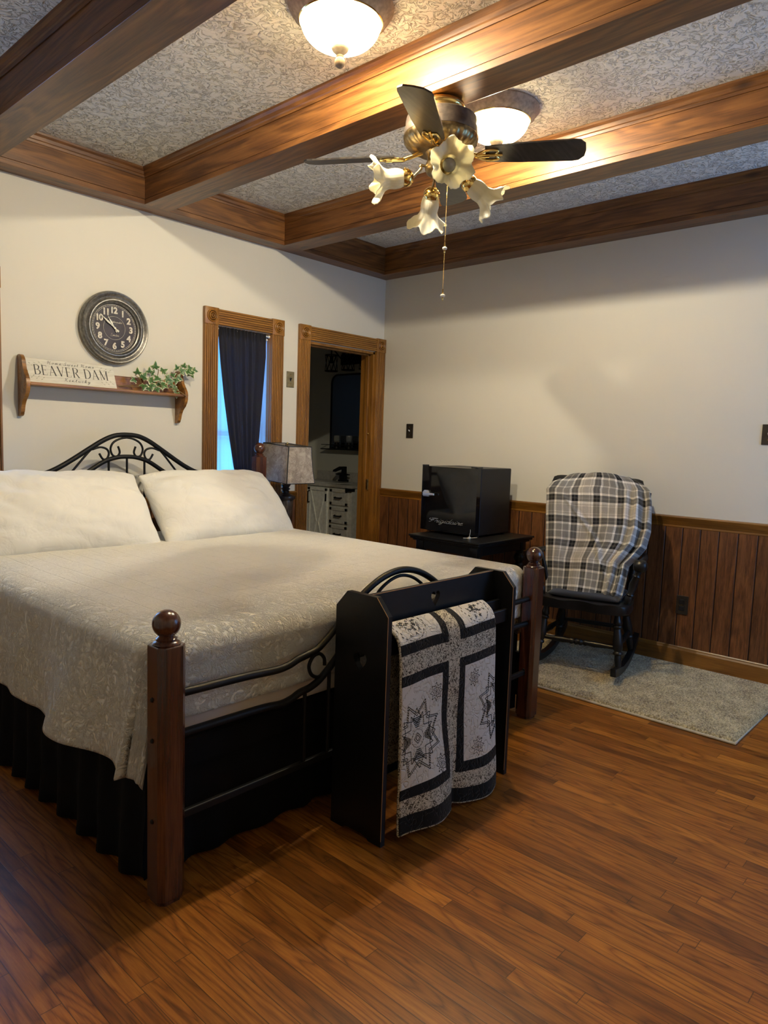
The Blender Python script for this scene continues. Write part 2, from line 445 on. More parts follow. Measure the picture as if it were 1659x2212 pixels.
bm = B(); wall_boxes(bm, 0, 0, .12, YB-.1, 0.0, ZC, []); struct('wall_right', bm, M_wall)
bm = B(); wall_boxes(bm, 1, YB-.1, YB, XW-.1, .12, ZC, [(-1.1, -.2, .8, 2.1)]); struct('wall_rear', bm, M_wall)
bm = B(); wall_boxes(bm, 0, XW-.1, XW, YB, 0, ZC, []); struct('wall_far', bm, M_wall)

def casing_opening(root, x0, x1, ztop, zbot, sill=False):
    """fluted oak casing round an opening in the y=0 wall, rosette blocks at the top corners"""
    cw = .105; t = .018
    for s in (0, 1):
        a, b = (x0-cw, x0) if s == 0 else (x1, x1+cw)
        bm = B(); box(bm, a, b, -t, 0, zbot, ztop)
        for k in range(7):
            xc = a+cw*(k+.5)/7+0; box(bm, xc-.0050, xc+.0050, -t-.007, -t+.001, zbot, ztop, .0015)
        tag(obj('side_casing', bm, M_trim_z, root))
        bm = B(); box(bm, a-.001, b+.001, -t-.010, 0, ztop, ztop+.110, .003)
        xc, zc = (a+b)/2, ztop+.055
        for r, h in ((.040, .007), (.027, .009), (.014, .011)):
            lathe(bm, [(r-.010, 0), (r-.009, h), (r-.005, h+.003), (r-.001, h), (r, 0)], (xc, -t-.010, zc), 28, M=Matrix.Rotation(PI/2, 4, 'X'))
        bm.normal_update()
        obj('rosette_block', bm, M_trim_z, root, smooth=30)
    bm = B(); box(bm, x0, x1, -t, 0, ztop+.004, ztop+.106)
    for k in range(7):
        zc = ztop+.004+.102*(k+.5)/7; box(bm, x0, x1, -t-.007, -t+.001, zc-.0050, zc+.0050, .0015)
    obj('head_casing', bm, M_trim_x, root)
def sroot(name, loc=(0, 0, 0)):
    o = bpy.data.objects.new(name, None); COL.objects.link(o); o.location = loc; o['kind'] = 'structure'; o.empty_display_size = .05; return o
M_glass = NT('window_glass'); M_glass.base((1, 1, 1)); M_glass.set(.02); M_glass.p.inputs['Transmission Weight'].default_value = 1; M_glass.p.inputs['IOR'].default_value = 1.02; M_glass = M_glass.m
for nm, (x0, x1, z0, z1) in (('window_1', WIN), ('window_2', WIN2)):
    r = sroot(nm, (x0, 0, z0)); casing_opening(r, x0, x1, z1, z0-.02)
    bm = B(); box(bm, x0-.125, x1+.125, -.045, .02, z0-.045, z0-.02, .005); obj('window_sill', bm, M_trim_x, r)
    bm = B()
    for a, b, c, d in ((x0, x0+.035, z0, z1), (x1-.035, x1, z0, z1), (x0, x1, z0, z0+.04), (x0, x1, z1-.04, z1), (x0, x1, (z0+z1)/2-.02, (z0+z1)/2+.02)):
        box(bm, a, b, .100, .125, c, d, .003)
    obj('sash_frame', bm, M_white, r)
    bm = B(); box(bm, x0, x0+.003, 0, .13, z0, z1); box(bm, x1-.003, x1, 0, .13, z0, z1); box(bm, x0, x1, 0, .13, z1-.003, z1); obj('jamb', bm, M_trim_z, r)
    bm = B(); box(bm, x0+.035, x1-.035, .112, .115, z0+.04, z1-.04); obj('glass_pane', bm, M_glass, r)
r = sroot('door_1', (DOOR[0], 0, 0)); casing_opening(r, DOOR[0], DOOR[1], DOOR[3], 0)
bm = B()
for a, b in ((DOOR[1]-.018, DOOR[1]), (DOOR[0], DOOR[0]+.018)):
    box(bm, a, b, 0.0, .135, 0, DOOR[3])
box(bm, DOOR[0], DOOR[1], 0.0, .135, DOOR[3]-.018, DOOR[3])
for a, b in ((DOOR[1]-.030, DOOR[1]-.018), (DOOR[0]+.018, DOOR[0]+.030)): box(bm, a, b, .04, .075, 0, DOOR[3]-.018, .002)
box(bm, DOOR[0]+.018, DOOR[1]-.018, .04, .075, DOOR[3]-.030, DOOR[3]-.018, .002)
jb = obj('jamb', bm, M_trim_z, r)
bm = B(); box(bm, DOOR[1]-.0215, DOOR[1]-.018, .015, .038, .90, .98, .001); tube(bm, [(DOOR[1]-.024, .012, .895), (DOOR[1]-.024, .012, .985)], .006, 10); sub('strike_plate', bm, M_brassdark, jb, 40)
bm = B(); lathe(bm, [(.001, 0), (.007, .001), (.008, .006), (.004, .010), (0, .011)], (DOOR[1]-.018, .03, 1.36), 12, M=Matrix.Rotation(-PI/2, 4, 'Y')); sub('bumper', bm, M_brass, jb, 40)

# wainscot, chair rail, baseboards
RT = .912
def rail_profile(s=1):  # (depth, z)
    return [(0, RT-.075), (.006, RT-.075), (.010, RT-.068), (.008, RT-.058), (.012, RT-.050), (.016, RT-.030), (.024, RT-.020), (.026, RT-.008), (.020, RT), (0, RT)]
bm = B(); box(bm, -.008, -.0005, YB, 0, .0, RT-.03); tag(obj('wainscot_right', bm, M_wains), kind='structure')
bm = B()
for a, b in ((XW, WIN2[0]-.106), (WIN2[1]+.106, WIN[0]-.106), (WIN[1]+.106, DOOR[0]-.106)): box(bm, a, b, -.008, -.0005, 0, RT-.03)
struct('wainscot_left', bm, M_wains)
bm = B(); prism(bm, [(-d, z) for d, z in rail_profile()], 1, YB, -.0); o = struct('trim_1', bm, M_rail_y, 30)
bm = B()
for a, b in ((XW, WIN2[0]-.106), (WIN2[1]+.106, WIN[0]-.106), (WIN[1]+.106, DOOR[0]-.106)): prism(bm, [(-d, z) for d, z in rail_profile()], 0, a, b)
struct('trim_2', bm, M_rail_x, 30)
bp_ = [(0, 0), (.018, 0), (.018, .095), (.013, .105), (.012, .110), (.008, .116), (0, .118)]
bm = B(); prism(bm, [(-d, z) for d, z in bp_], 1, YB, 0); struct('baseboard_right', bm, M_rail_y)
bm = B()
for a, b in ((XW, DOOR[0]-.106),): prism(bm, [(-d, z) for d, z in bp_], 0, a, b)
struct('baseboard_left', bm, M_rail_x)

# exposed beams: boxed pine with a bottom board and a crown moulding along the ceiling
def beam_mesh(bm, ax, a0, a1, s0, s1, left=True, right=True):
    """box beam: cross-section a0..a1 across, runs s0..s1 along; ax = the axis it runs along"""
    def bx(p0, p1, z0, z1, bev=.002):
        if ax == 1: box(bm, p0, p1, s0, s1, z0, z1, bev)
        else: box(bm, s0, s1, p0, p1, z0, z1, bev)
    bx(a0+.002, a1-.002, ZB+.030, ZC, 0)
    bx(a0, a1, ZB, ZB+.028)
    def crown(edge, sgn):
        pr = [(edge, ZC-.052), (edge+sgn*.004, ZC-.052), (edge+sgn*.006, ZC-.040), (edge+sgn*.010, ZC-.036), (edge+sgn*.013, ZC-.020), (edge+sgn*.022, ZC-.010), (edge+sgn*.024, ZC), (edge, ZC)]
        prism(bm, pr, ax if ax == 1 else 0, s0, s1)
    if left: crown(a0, -1)
    if right: crown(a1, 1)
beams = [(-3.175, -3.005), (-2.206, -2.046), (-1.172, -1.007), (-4.20, -4.04)]
for i, (a, b) in enumerate(beams):
    bm = B(); beam_mesh(bm, 1, a, b, YB+.12, -.121); struct('trim_%d' % (i+3), bm, M_beam_y)
bm = B(); beam_mesh(bm, 1, -.152, 0, YB, 0, True, False); struct('trim_7', bm, M_beam_y)
bm = B(); beam_mesh(bm, 0, -.124, 0, XW, -.152, True, False); struct('trim_8', bm, M_beam_x)
bm = B(); beam_mesh(bm, 0, YB, YB+.124, XW, -.152, False, True); struct('trim_9', bm, M_beam_x)

# bathroom beyond the door
bm = B(); box(bm, 1.10, 1.2, .13, 2.9, 0, 2.6); struct('wall_bathroom_right', bm, M_bath)
bm = B(); box(bm, -1.0, 1.1, 2.8, 2.9, 0, 2.6); struct('wall_bathroom_end', bm, M_bath)
bm = B(); box(bm, -1.04, -.94, .13, 2.8, 0, 2.6); struct('wall_bathroom_left', bm, M_bath)
bm = B(); box(bm, .12, 1.1, .0, .13, 0, 2.6); struct('wall_bathroom_near', bm, M_bath)
bm = B(); box(bm, -1.04, 1.2, .13, 2.9, 2.6, 2.66); struct('ceiling_bathroom', bm, M_bath)

# ================================================================== the bed
FY, HY = -2.333, -.220
FX0, FX1 = -3.362, -1.430
bed = thing('bed', 'king bed frame with cherry-wood ball-top posts and black wrought-iron scrollwork', 'bed', (-2.39, -1.3, 0))
def chamf(w, c): return [(-w+c, -w), (w-c, -w), (w, -w+c), (w, w-c), (w-c, w), (-w+c, w), (-w, w-c), (-w, -w+c)]
for px, py, zs in ((FX0, FY, .733), (FX1, FY, .733), (FX1, HY, 1.170), (-3.34, HY, 1.170)):
    bm = B(); prism(bm, [(px+a, py+b) for a, b in chamf(.042, .016)], 2, .012, zs, bev=.003)
    prism(bm, [(px+a, py+b) for a, b in chamf(.036, .014)], 2, 0, .014)
    p = obj('post', bm, M_post, bed)
    bm = B(); R = .0385
    prof = [(.036, zs-.002), (.038, zs+.002), (.034, zs+.008), (.027, zs+.011), (.029, zs+.016), (.024, zs+.020), (.020, zs+.024)]
    for i in range(1, 15):
        a = -PI/2+.52+(PI-.52)*i/14; prof.append((max(0, R*math.cos(a)) if i < 14 else 0, zs+.056+R*math.sin(a)))
    lathe(bm, prof, (px, py, 0), 32); sub('finial', bm, M_post, p, 60)
    for z in (.24, .47, .585):
        bm = B(); lathe(bm, [(.001, 0), (.007, .001), (.005, .004), (0, .005)], (px-.042, py, z), 12, M=Matrix.Rotation(-PI/2, 4, 'Y')); sub('bolt', bm, M_iron, p, 40)
def rail3(pts, y, k=5): return [(p[0], y, p[1]) for p in smooth_pts([(a, b, 0) for a, b in pts], k)]
def mirror(pts, xc): return [(2*xc-a, b) for a, b in pts][::-1]
def flat_rail(bm, pts, y, r=.0125):
    tube(bm, rail3(pts, y), r, 10)
# headboard ironwork
hc = -2.369
outer = [(-1.45, 1.040), (-1.60, 1.038), (-1.72, 1.037), (hc+.554, 1.043), (hc+.530, 1.058), (hc+.50, 1.066), (hc+.468, 1.070), (hc+.425, 1.084), (hc+.365, 1.114), (hc+.30, 1.153), (hc+.225, 1.201), (hc+.145, 1.250), (hc+.085, 1.277), (hc+.04, 1.286), (hc, 1.288)]
outerL = mirror(outer, hc)
bm = B(); flat_rail(bm, outer+outerL[1:], HY, .0135); obj('head_rail', bm, M_iron, bed, smooth=60)
inner = [(hc+.47, .93), (hc+.348, 1.010), (hc+.226, 1.081), (hc+.155, 1.125), (hc+.11, 1.146), (hc+.05, 1.161), (hc, 1.164)]
bm = B(); flat_rail(bm, inner+mirror(inner, hc)[1:], HY, .0125); obj('head_rail', bm, M_iron, bed, smooth=60)
S1 = [(hc+.053, 1.222), (hc+.043, 1.188), (hc+.060, 1.164), (hc+.086, 1.173), (hc+.097, 1.208), (hc+.080, 1.243), (hc+.040, 1.265), (hc, 1.272)]
S2 = [(hc+.162, 1.180), (hc+.142, 1.150), (hc+.119, 1.152), (hc+.107, 1.180), (hc+.119, 1.205), (hc+.155, 1.215), (hc+.196, 1.204), (hc+.226, 1.184), (hc+.35, 1.038), (hc+.38, 1.0)]
S3 = [(hc+.452, 1.020), (hc+.458, 1.042), (hc+.480, 1.054), (hc+.500, 1.044), (hc+.506, 1.020), (hc+.495, 1.0), (hc+.475, .985)]
for S in (S1, S2, S3):
    for q in (S, mirror(S, hc)):
        bm = B(); flat_rail(bm, q, HY, .006); obj('scroll', bm, M_iron, bed, smooth=60)
for x, z in ((hc-.108, 1.146), (hc, 1.163), (hc+.108, 1.146), (hc-.30, 1.035), (hc+.30, 1.035), (hc-.44, .95), (hc+.44, .95)):
    bm = B(); tube(bm, [(x, HY, z), (x, HY, .34)], .0065, 8); obj('spindle', bm, M_iron, bed, smooth=60)
bm = B(); tube(bm, [(-3.30, HY, .33), (-1.47, HY, .33)], .0115, 10); obj('head_rail', bm, M_iron, bed, smooth=60)
# footboard ironwork
fc = -2.396
fo = [(-3.325, .584), (-3.10, .580), (-2.985, .574), (-2.93, .578), (-2.89, .590), (-2.85, .597), (-2.81, .606), (-2.77, .630), (-2.72, .668), (-2.64, .733), (-2.56, .783), (-2.48, .815), (-2.396, .827)]
bm = B(); flat_rail(bm, fo+mirror(fo, fc)[1:], FY, .0125); obj('foot_rail', bm, M_iron, bed, smooth=60)
fi = [(-3.325, .466), (-3.05, .464), (-2.96, .458), (-2.915, .464), (-2.88, .476), (-2.835, .483), (-2.79, .502), (-2.73, .548), (-2.66, .612), (-2.58, .665), (-2.50, .700), (-2.396, .712)]
bm = B(); flat_rail(bm, fi+mirror(fi, fc)[1:], FY, .0125); obj('foot_rail', bm, M_iron, bed, smooth=60)
fs = [(-2.772, .545), (-2.775, .570), (-2.797, .590), (-2.826, .584), (-2.842, .556), (-2.830, .525), (-2.800, .510), (-2.770, .520)]
fa = [(-2.53, .745), (-2.50, .772), (-2.45, .796), (-2.396, .806), (-2.34, .796), (-2.29, .772), (-2.26, .745), (-2.28, .72), (-2.31, .715)]
for q in (fs, mirror(fs, fc), fa):
    bm = B(); flat_rail(bm, q, FY, .0062); obj('scroll', bm, M_iron, bed, smooth=60)
for x, z in ((-2.857, .475), (-2.75, .535), (-2.61, .645), (-2.50, .70), (-2.396, .712), (-2.29, .70), (-2.18, .645), (-2.042, .535), (-1.935, .475)):
    bm = B(); tube(bm, [(x, FY, z), (x, FY, .226)], .0065, 8); obj('spindle', bm, M_iron, bed, smooth=60)
bm = B(); box(bm, FX0+.04, FX1-.04, FY-.008, FY+.008, .216, .238, .003); obj('foot_rail', bm, M_iron, bed)
for x in (FX0+.02, FX1-.02):
    bm = B(); box(bm, x-.003, x+.022, HY, FY, .27, .31, .002); box(bm, x-.003, x+.003, FY+.03, FY+.06, .10, .31, .001); obj('side_rail', bm, M_iron, bed)
for y in (-.8, -1.3, -1.85):
    bm = B(); box(bm, FX0+.04, FX1-.04, y-.02, y+.02, .272, .29, .002); obj('cross_slat', bm, M_iron, bed)

# box spring, skirt, mattress
MX0, MX1, MY0, MY1 = -3.372, -1.418, -2.265, -.265
def skirt():
    bm = B(); path = []
    def edge(p, q, n):
        for i in range(n):
            t = i/n; path.append((p[0]+(q[0]-p[0])*t, p[1]+(q[1]-p[1])*t))
    edge((MX0-.005, MY1), (MX0-.005, MY0+.01), 150); edge((MX0+.04, MY0+.035), (MX1-.04, MY0+.035), 140); edge((MX1+.005, MY0+.01), (MX1+.005, MY1), 110); path.append((MX1+.005, MY1))
    rows = 9; V = []
    for j in range(rows):
        t = j/(rows-1); ring = []
        for i, (x, y) in enumerate(path):
            s = x+y*1.0 if i < 150 or i >= 290 else x
            ph = y*46 if (i < 150 or i >= 290) else x*40
            ph += 2.2*nz(s*3, 5.5)
            a = (.003+.016*t)*math.sin(ph)+.02*t*nz(s*5, t*2, 3)
            out = a+.014*t
            if i < 150: d = (-1, 0)
            elif i < 290: d = (0, -.55)
            else: d = (1, 0)
            ring.append(bm.verts.new((x+d[0]*out, y+d[1]*out, .385-.372*t)))
        V.append(ring)
    for a, b in zip(V, V[1:]):
        for i in range(len(path)-1): bm.faces.new((a[i], a[i+1], b[i+1], b[i]))
    return bm
o = top('bed_skirt', skirt(), M_skirt, 'black pleated bed skirt hanging from the box spring to the floor', 'bed skirt', smooth=60); solid(o, .003)
bm = B(); box(bm, MX0+.01, MX1-.01, MY0+.01, MY1, .31, .40, .01)
top('box_spring', bm, M_skirt, 'black-covered box spring resting on the bed rails under the white mattress', 'box spring')
bm = B(); box(bm, MX0, MX1, MY0, MY1, .40, .705, .05)
o = top('mattress', bm, M_sheet, 'thick white mattress showing below the quilted coverlet at the foot end', 'mattress', smooth=50)

# coverlet
CT = .722; cx0, cx1, cy0 = MX0-.018, MX1+.018, MY0-.014
SW, SF, SR = .355, .215, .30
def cov(a, b):
    """a along x from -SW.. past right edge, b along y from head towards the foot"""
    x = cx0-SW + a*((cx1+SR)-(cx0-SW)); y = -.27+b*((cy0-SF)+.27)
    da = max(0, cx0+.05-x); de = max(0, x-(cx1-.05)); db = max(0, cy0+.05-y)
    dx, sg = (da, -1) if da > 0 else (de, 1)
    bx = min(max(x, cx0+.05), cx1-.05); by = max(y, cy0+.05)
    r0 = math.hypot(dx, db); r = (dx**3+db**3)**(1/3); Rr = .055
    if r > 0:
        cs, sn = dx/r0, db/r0
        arc = Rr*PI/2
        if r < arc: off, dz = Rr*math.sin(r/Rr), Rr*(1-math.cos(r/Rr))
        else: off, dz = Rr, Rr+(r-arc)
        hang = max(0, r-arc)
        if dx > 0 and sg < 0:
            fold = math.sin((y+.05)*13.0+1.3*nz(y*2.0, 1.7))*.5+.5
            near = sstep(-1.2, -2.0, y)
            off += hang*(.03+.26*near*fold*(1 if db < .05 else .35))+.012*hang*nz(y*9, r*6, 4)*3
            dz += hang*.05*nz(y*3.1, 2.2)
            if db > 0: off += hang*.03
        elif dx > 0: off += hang*(.06+.04*math.sin(y*17))
        else: off += hang*(.015+.03*nz(x*4, 1))
        X, Y, Z = bx+sg*off*cs, by-off*sn, CT-dz
        if sg < 0 and dx > 0 and db > 0:   # the corner tucks in behind the post
            k = sstep(0, .16, db)
            X = X+.02*k
        if db > 0 and (dx > .0): Y = max(Y, FY+.058)
        return (X, max(Y, FY+.030), Z)
    edge = min(x-cx0, cx1-x, y-cy0)
    z = CT+.006*nz(x*2.2, y*2.2)+.003*nz(x*7, y*7)
    return (x, y, z)
bm = B(); TW = (cx1+SR)-(cx0-SW); TL = (-.27)-(cy0-SF)
grid(bm, 230, 200, cov, uv=lambda a, b: (a*TW, b*TL))
o = top('quilted_coverlet', bm, M_cover, 'crinkled off-white quilted coverlet spread over the bed and hanging down its sides', 'bedspread', smooth=180); solid(o, .007, 1)

def pillow(name, M, w_, h_, t_, label, seed):
    bm = B()
    def f(sgn):
        def g(a, b):
            u, v = 2*a-1, 2*b-1
            e = max(0, (1-abs(u)**2.8))**.62*max(0, (1-abs(v)**2.2))**.60
            pin = 1-.055*(1-v*v)*abs(u)**6; pin2 = 1-.06*(1-u*u)*abs(v)**6
            x = u*w_/2*pin; z = v*h_/2*pin2
            wr = .016*nz(u*2.2+seed, v*3.1, seed)+.026*abs(nz(u*2.3+v*1.9+seed, v*2.4-u*.8, 7))*e+.012*abs(nz(u*6+v*3+seed, v*4-u*2, 3))*e
            fo = .012*math.sin((u*1.4+v*2.2)*4+seed*2)*abs(u)**2*e
            sag = -.10*t_*v*e
            x *= 1-.035*v*v-.03*(v+1)/2*abs(u)**3
            z -= .035*max(0, v)**2*abs(u)**5
            return (x+.01*nz(v*3, seed), sgn*(t_/2*e+(wr+fo)*(1 if sgn < 0 else .5)*min(1, e*2))+sag*sgn*1.0, z+.008*nz(u*3+seed, 1)+.006*nz(u*9+seed, 2))
        return g
    V1 = grid(bm, 70, 46, f(-1)); V2 = grid(bm, 70, 46, f(1))
    bmesh.ops.remove_doubles(bm, verts=bm.verts[:], dist=.0015)
    bmesh.ops.transform(bm, matrix=M, verts=bm.verts[:])
    return top(name, bm, M_pillow, label, 'pillow', 'pillows against the headboard', smooth=180, origin=M.translation)
def PM(x, y, z, lean, rz, ry=0): return Matrix.Translation((x, y, z)) @ Matrix.Rotation(rz, 4, 'Z') @ Matrix.Rotation(-lean, 4, 'X') @ Matrix.Rotation(ry, 4, 'Y')
pillow('pillow', PM(-2.868, -.47, .893, math.radians(40), math.radians(-2)), 1.01, .53, .25, 'white pillow on the left, leaning on the headboard and cut off by the photo edge', 1.3)
pillow('pillow', PM(-1.918, -.485, .893, math.radians(41), math.radians(3)), .97, .52, .26, 'white pillow on the right, its side against the headboard post by the lamp', 4.1)

# ================================================================== wall clock
ck = thing('wall_clock', 'round wall clock with pewter frame and dark face showing about ten to eleven', 'clock', (-2.338, 0, 1.905))
cy, cz, cxx = 0, 1.903, -2.338
RY = Matrix.Rotation(PI/2, 4, 'X')      # lathe axis -> -y
M_pewter = plain('brushed_pewter', (.21, .20, .185), .36, .85, .5, 0, .16, 70)
bm = B(); lathe(bm, [(.196, 0), (.206, .006), (.209, .020), (.205, .034), (.198, .042), (.190, .040), (.182, .032), (.174, .030), (.164, .036), (.160, .041), (.155, .041), (.152, .034), (.149, .028), (.146, .031), (.141, .029), (.139, .020), (.139, .006), (.150, 0)], (cxx, -.001, cz), 72, M=RY)
obj('frame', bm, M_pewter, ck, smooth=40)
M_face = plain('dark_clock_face', (.030, .022, .030), .45, 0, .4, 0, .3, 9)
bm = B(); lathe(bm, [(0, 0), (.142, 0), (.142, .012), (0, .012)], (cxx, -.004, cz), 64, M=RY); obj('face', bm, M_face, ck)
M_num = plain('cream_numerals', (.60, .55, .47), .6, 0, .3, 0, .12, 60)
bm = B()
for r, w_ in ((.1335, .0012), (.126, .0009), (.066, .0009)):
    pts = [(cxx+r*math.cos(2*PI*i/90), -.0172, cz+r*math.sin(2*PI*i/90)) for i in range(90)]; tube(bm, pts, w_, 5, closed=True)
for i in range(60):
    a = 2*PI*i/60; tube(bm, [(cxx+.126*math.sin(a), -.0172, cz+.126*math.cos(a)), (cxx+.1335*math.sin(a), -.0172, cz+.1335*math.cos(a))], .0008, 4)
obj('minute_track', bm, M_num, ck)
def text_bm(s, size, depth, bold=0, shear=0, space=1.0, align='CENTER'):
    c = bpy.data.curves.new('lettering', 'FONT'); c.body = s; c.size = size; c.extrude = depth; c.offset = bold; c.shear = shear; c.align_x = align; c.align_y = 'CENTER'; c.space_character = space; c.resolution_u = 4
    o = bpy.data.objects.new('lettering', c); COL.objects.link(o)
    dg = bpy.context.evaluated_depsgraph_get(); me = bpy.data.meshes.new_from_object(o.evaluated_get(dg))
    bm = B(); bm.from_mesh(me); bpy.data.objects.remove(o); bpy.data.curves.remove(c); bpy.data.meshes.remove(me); return bm
for h in range(1, 13):
    a = 2*PI*h/12; r = .101
    bm = text_bm(str(h), .049, .0016, .0022, 0, .88)
    c = [v.co.copy() for v in bm.verts]; mx = (max(v.x for v in c)+min(v.x for v in c))/2; my = (max(v.y for v in c)+min(v.y for v in c))/2
    bmesh.ops.transform(bm, matrix=Matrix.Translation((cxx+r*math.sin(a), -.0178, cz+r*math.cos(a))) @ Matrix.Rotation(PI/2, 4, 'X') @ Matrix.Translation((-mx, -my, 0)), verts=bm.verts[:])
    obj('numeral', bm, M_num, ck, recalc=False)
def hand(ang, L, tail, w_, y):
    bm = B(); d = Vector((math.sin(ang), 0, math.cos(ang))); n = Vector((d.z, 0, -d.x)); c = Vector((cxx, y, cz))
    prof = [(-tail, .0055), (-tail*.6, .0055), (-tail*.45, .002), (0, .0035), (L*.28, .0022), (L*.38, w_*.8), (L*.48, w_), (L*.62, .003), (L*.68, .0042), (L*.72, .002), (L, .0006)]
    A = [c+d*s+n*k for s, k in prof]+[c+d*s-n*k for s, k in prof[::-1]]
    va = [bm.verts.new(p) for p in A]; vb = [bm.verts.new(p+Vector((0, -.0015, 0))) for p in A]
    k = len(A)
    for i in range(len(prof)-1):
        for vv in (va, vb): bm.faces.new((vv[i], vv[i+1], vv[k-2-i], vv[k-1-i]))
    for i in range(k): bm.faces.new((va[i], va[(i+1) % k], vb[(i+1) % k], vb[i]))
    return bm
M_hand = plain('ivory_hands', (.72, .70, .60), .5)
obj('hour_hand', hand(math.radians(-33), .078, .026, .006, -.0215), M_hand, ck)
obj('minute_hand', hand(math.radians(-52), .112, .030, .006, -.0245), M_hand, ck)
bm = B(); lathe(bm, [(0, 0), (.006, 0), (.006, .006), (0, .007)], (cxx, -.0205, cz), 16, M=RY); obj('hub', bm, M_hand, ck)

# ---- a small cursive hand built from strokes (x, y in em; y up, baseline 0, x-height .4)
CUR = {
 'a': (.44, [[(.34, .36), (.20, .42), (.06, .28), (.06, .08), (.17, -.01), (.30, .10), (.35, .34), (.34, .10), (.38, 0), (.46, .06)]]),
 'c': (.36, [[(.30, .34), (.20, .41), (.06, .26), (.07, .05), (.18, -.01), (.36, .08)]]),
 'd': (.46, [[(.34, .36), (.20, .42), (.06, .28), (.06, .08), (.17, -.01), (.30, .12), (.42, .85), (.36, .30), (.36, .05), (.42, 0), (.50, .07)]]),
 'e': (.36, [[(.0, .10), (.16, .20), (.28, .32), (.20, .42), (.08, .28), (.08, .06), (.20, -.01), (.38, .10)]]),
 'g': (.44, [[(.34, .36), (.20, .42), (.06, .28), (.06, .10), (.17, .0), (.30, .12), (.36, .38), (.30, -.20), (.16, -.40), (.06, -.28), (.22, -.08), (.46, .06)]]),
 'i': (.26, [[(.0, .06), (.14, .40), (.10, .10), (.14, 0), (.28, .08)], [(.20, .58), (.21, .62)]]),
 'k': (.46, [[(.0, .05), (.22, .60), (.24, .84), (.16, .80), (.06, .0)], [(.07, .15), (.22, .38), (.34, .36), (.28, .22), (.12, .20), (.30, .02), (.48, .08)]]),
 'm': (.66, [[(.0, .10), (.10, .38), (.08, 0), (.20, .34), (.28, .38), (.28, 0), (.40, .34), (.48, .38), (.48, .08), (.56, 0), (.68, .08)]]),
 'n': (.48, [[(.0, .10), (.10, .38), (.08, 0), (.22, .34), (.32, .36), (.32, .08), (.38, 0), (.50, .08)]]),
 'o': (.42, [[(.20, .40), (.06, .26), (.07, .05), (.18, -.01), (.32, .12), (.30, .34), (.20, .40), (.26, .30), (.44, .32)]]),
 'r': (.34, [[(.0, .08), (.12, .42), (.16, .34), (.28, .36), (.24, .10), (.30, 0), (.36, .06)]]),
 's': (.34, [[(.0, .06), (.18, .42), (.26, .16), (.18, -.01), (.04, .06)], [(.18, -.01), (.36, .08)]]),
 't': (.32, [[(.0, .06), (.20, .70), (.12, .10), (.18, 0), (.34, .08)], [(.04, .46), (.30, .50)]]),
 'u': (.48, [[(.0, .08), (.10, .38), (.08, .08), (.18, 0), (.30, .14), (.34, .38), (.33, .08), (.38, 0), (.50, .08)]]),
 'w': (.60, [[(.0, .08), (.10, .38), (.08, .06), (.18, 0), (.28, .14), (.30, .36), (.30, .06), (.40, 0), (.50, .18), (.50, .38), (.62, .34)]]),
 'y': (.46, [[(.0, .08), (.10, .38), (.10, .10), (.20, .04), (.34, .38), (.26, -.20), (.12, -.38), (.06, -.26), (.24, -.06), (.48, .10)]]),
 'l': (.28, [[(.0, .06), (.20, .60), (.20, .84), (.10, .60), (.10, .08), (.16, 0), (.30, .08)]]),
 'f': (.30, [[(.0, .06), (.22, .70), (.16, .84), (.08, .2), (.02, -.36), (.12, -.2), (.30, .06)]]),
 'H': (.74, [[(.0, .62), (.12, .80), (.24, .78), (.20, .35), (.08, .0)], [(.62, .84), (.50, .40), (.44, .05), (.56, 0), (.76, .1)], [(.02, .36), (.30, .46), (.56, .44)]]),
 'S': (.56, [[(.50, .72), (.38, .84), (.24, .72), (.28, .50), (.42, .30), (.34, .06), (.14, -.02), (.0, .12)], [(.36, .06), (.58, .1)]]),
 'K': (.64, [[(.0, .62), (.12, .80), (.24, .78), (.18, .35), (.08, .0)], [(.58, .84), (.34, .50), (.18, .42), (.34, .30), (.46, .02), (.66, .08)]]),
 'L': (.56, [[(.42, .66), (.36, .84), (.24, .74), (.22, .30), (.06, .04), (.18, .06), (.40, -.02), (.58, .08)]]),
 'W': (.80, [[(.0, .62), (.10, .80), (.16, .60), (.14, .0), (.40, .70), (.38, .0), (.66, .74), (.80, .82)]]),
 'F': (.74, [[(.10, .70), (.0, .60), (.06, .46), (.26, .44), (.46, .60), (.90, .70), (.50, .76), (.20, .72)], [(.50, .62), (.40, .30), (.28, .04), (.14, .0)], [(.24, .34), (.60, .38)]]),
}
def cursive(bm, s, P, em, r, slant=.25, depth=1.0, spc=0.0):
    """P maps (x, y) in metres to a 3D point; returns the width"""
    x = 0
    for ch in s:
        if ch == ' ': x += .34*em; continue
        wd, st = CUR[ch]
        for q in st:
            pts = smooth_pts([((x+(a+b*slant)*em), b*em, 0) for a, b in q], 5) if len(q) > 2 else [Vector((x+(a+b*slant)*em, b*em, 0)) for a, b in q]
            tube(bm, [P(p.x, p.y) for p in pts], r, 5)
        x += (wd+spc)*em
    return x
def cur_w(s, em, spc=0): return sum((.34 if c == ' ' else CUR[c][0]+spc)*em for c in s)
bm = B(); em = .017; wd = cur_w('Westminster', em); cursive(bm, 'Westminster', lambda x, y: (cxx-wd/2+.008+x, -.0168, cz+.030+y), em, .0006)
tube(bm, [(cxx-.02, -.0168, cz+.022), (cxx+.02, -.0168, cz+.022)], .0004, 4)
obj('lettering', bm, M_num, ck); bm = B()
em = .019; wd = cur_w('London', .017) if 0 else 0
CUR['o'] = CUR['o']; wd = cur_w('Lon', em)+cur_w('don', em); cursive(bm, 'London', lambda x, y: (cxx-wd/2+.002+x, -.0168, cz-.046+y), em, .0006)
obj('lettering', bm, M_num, ck)

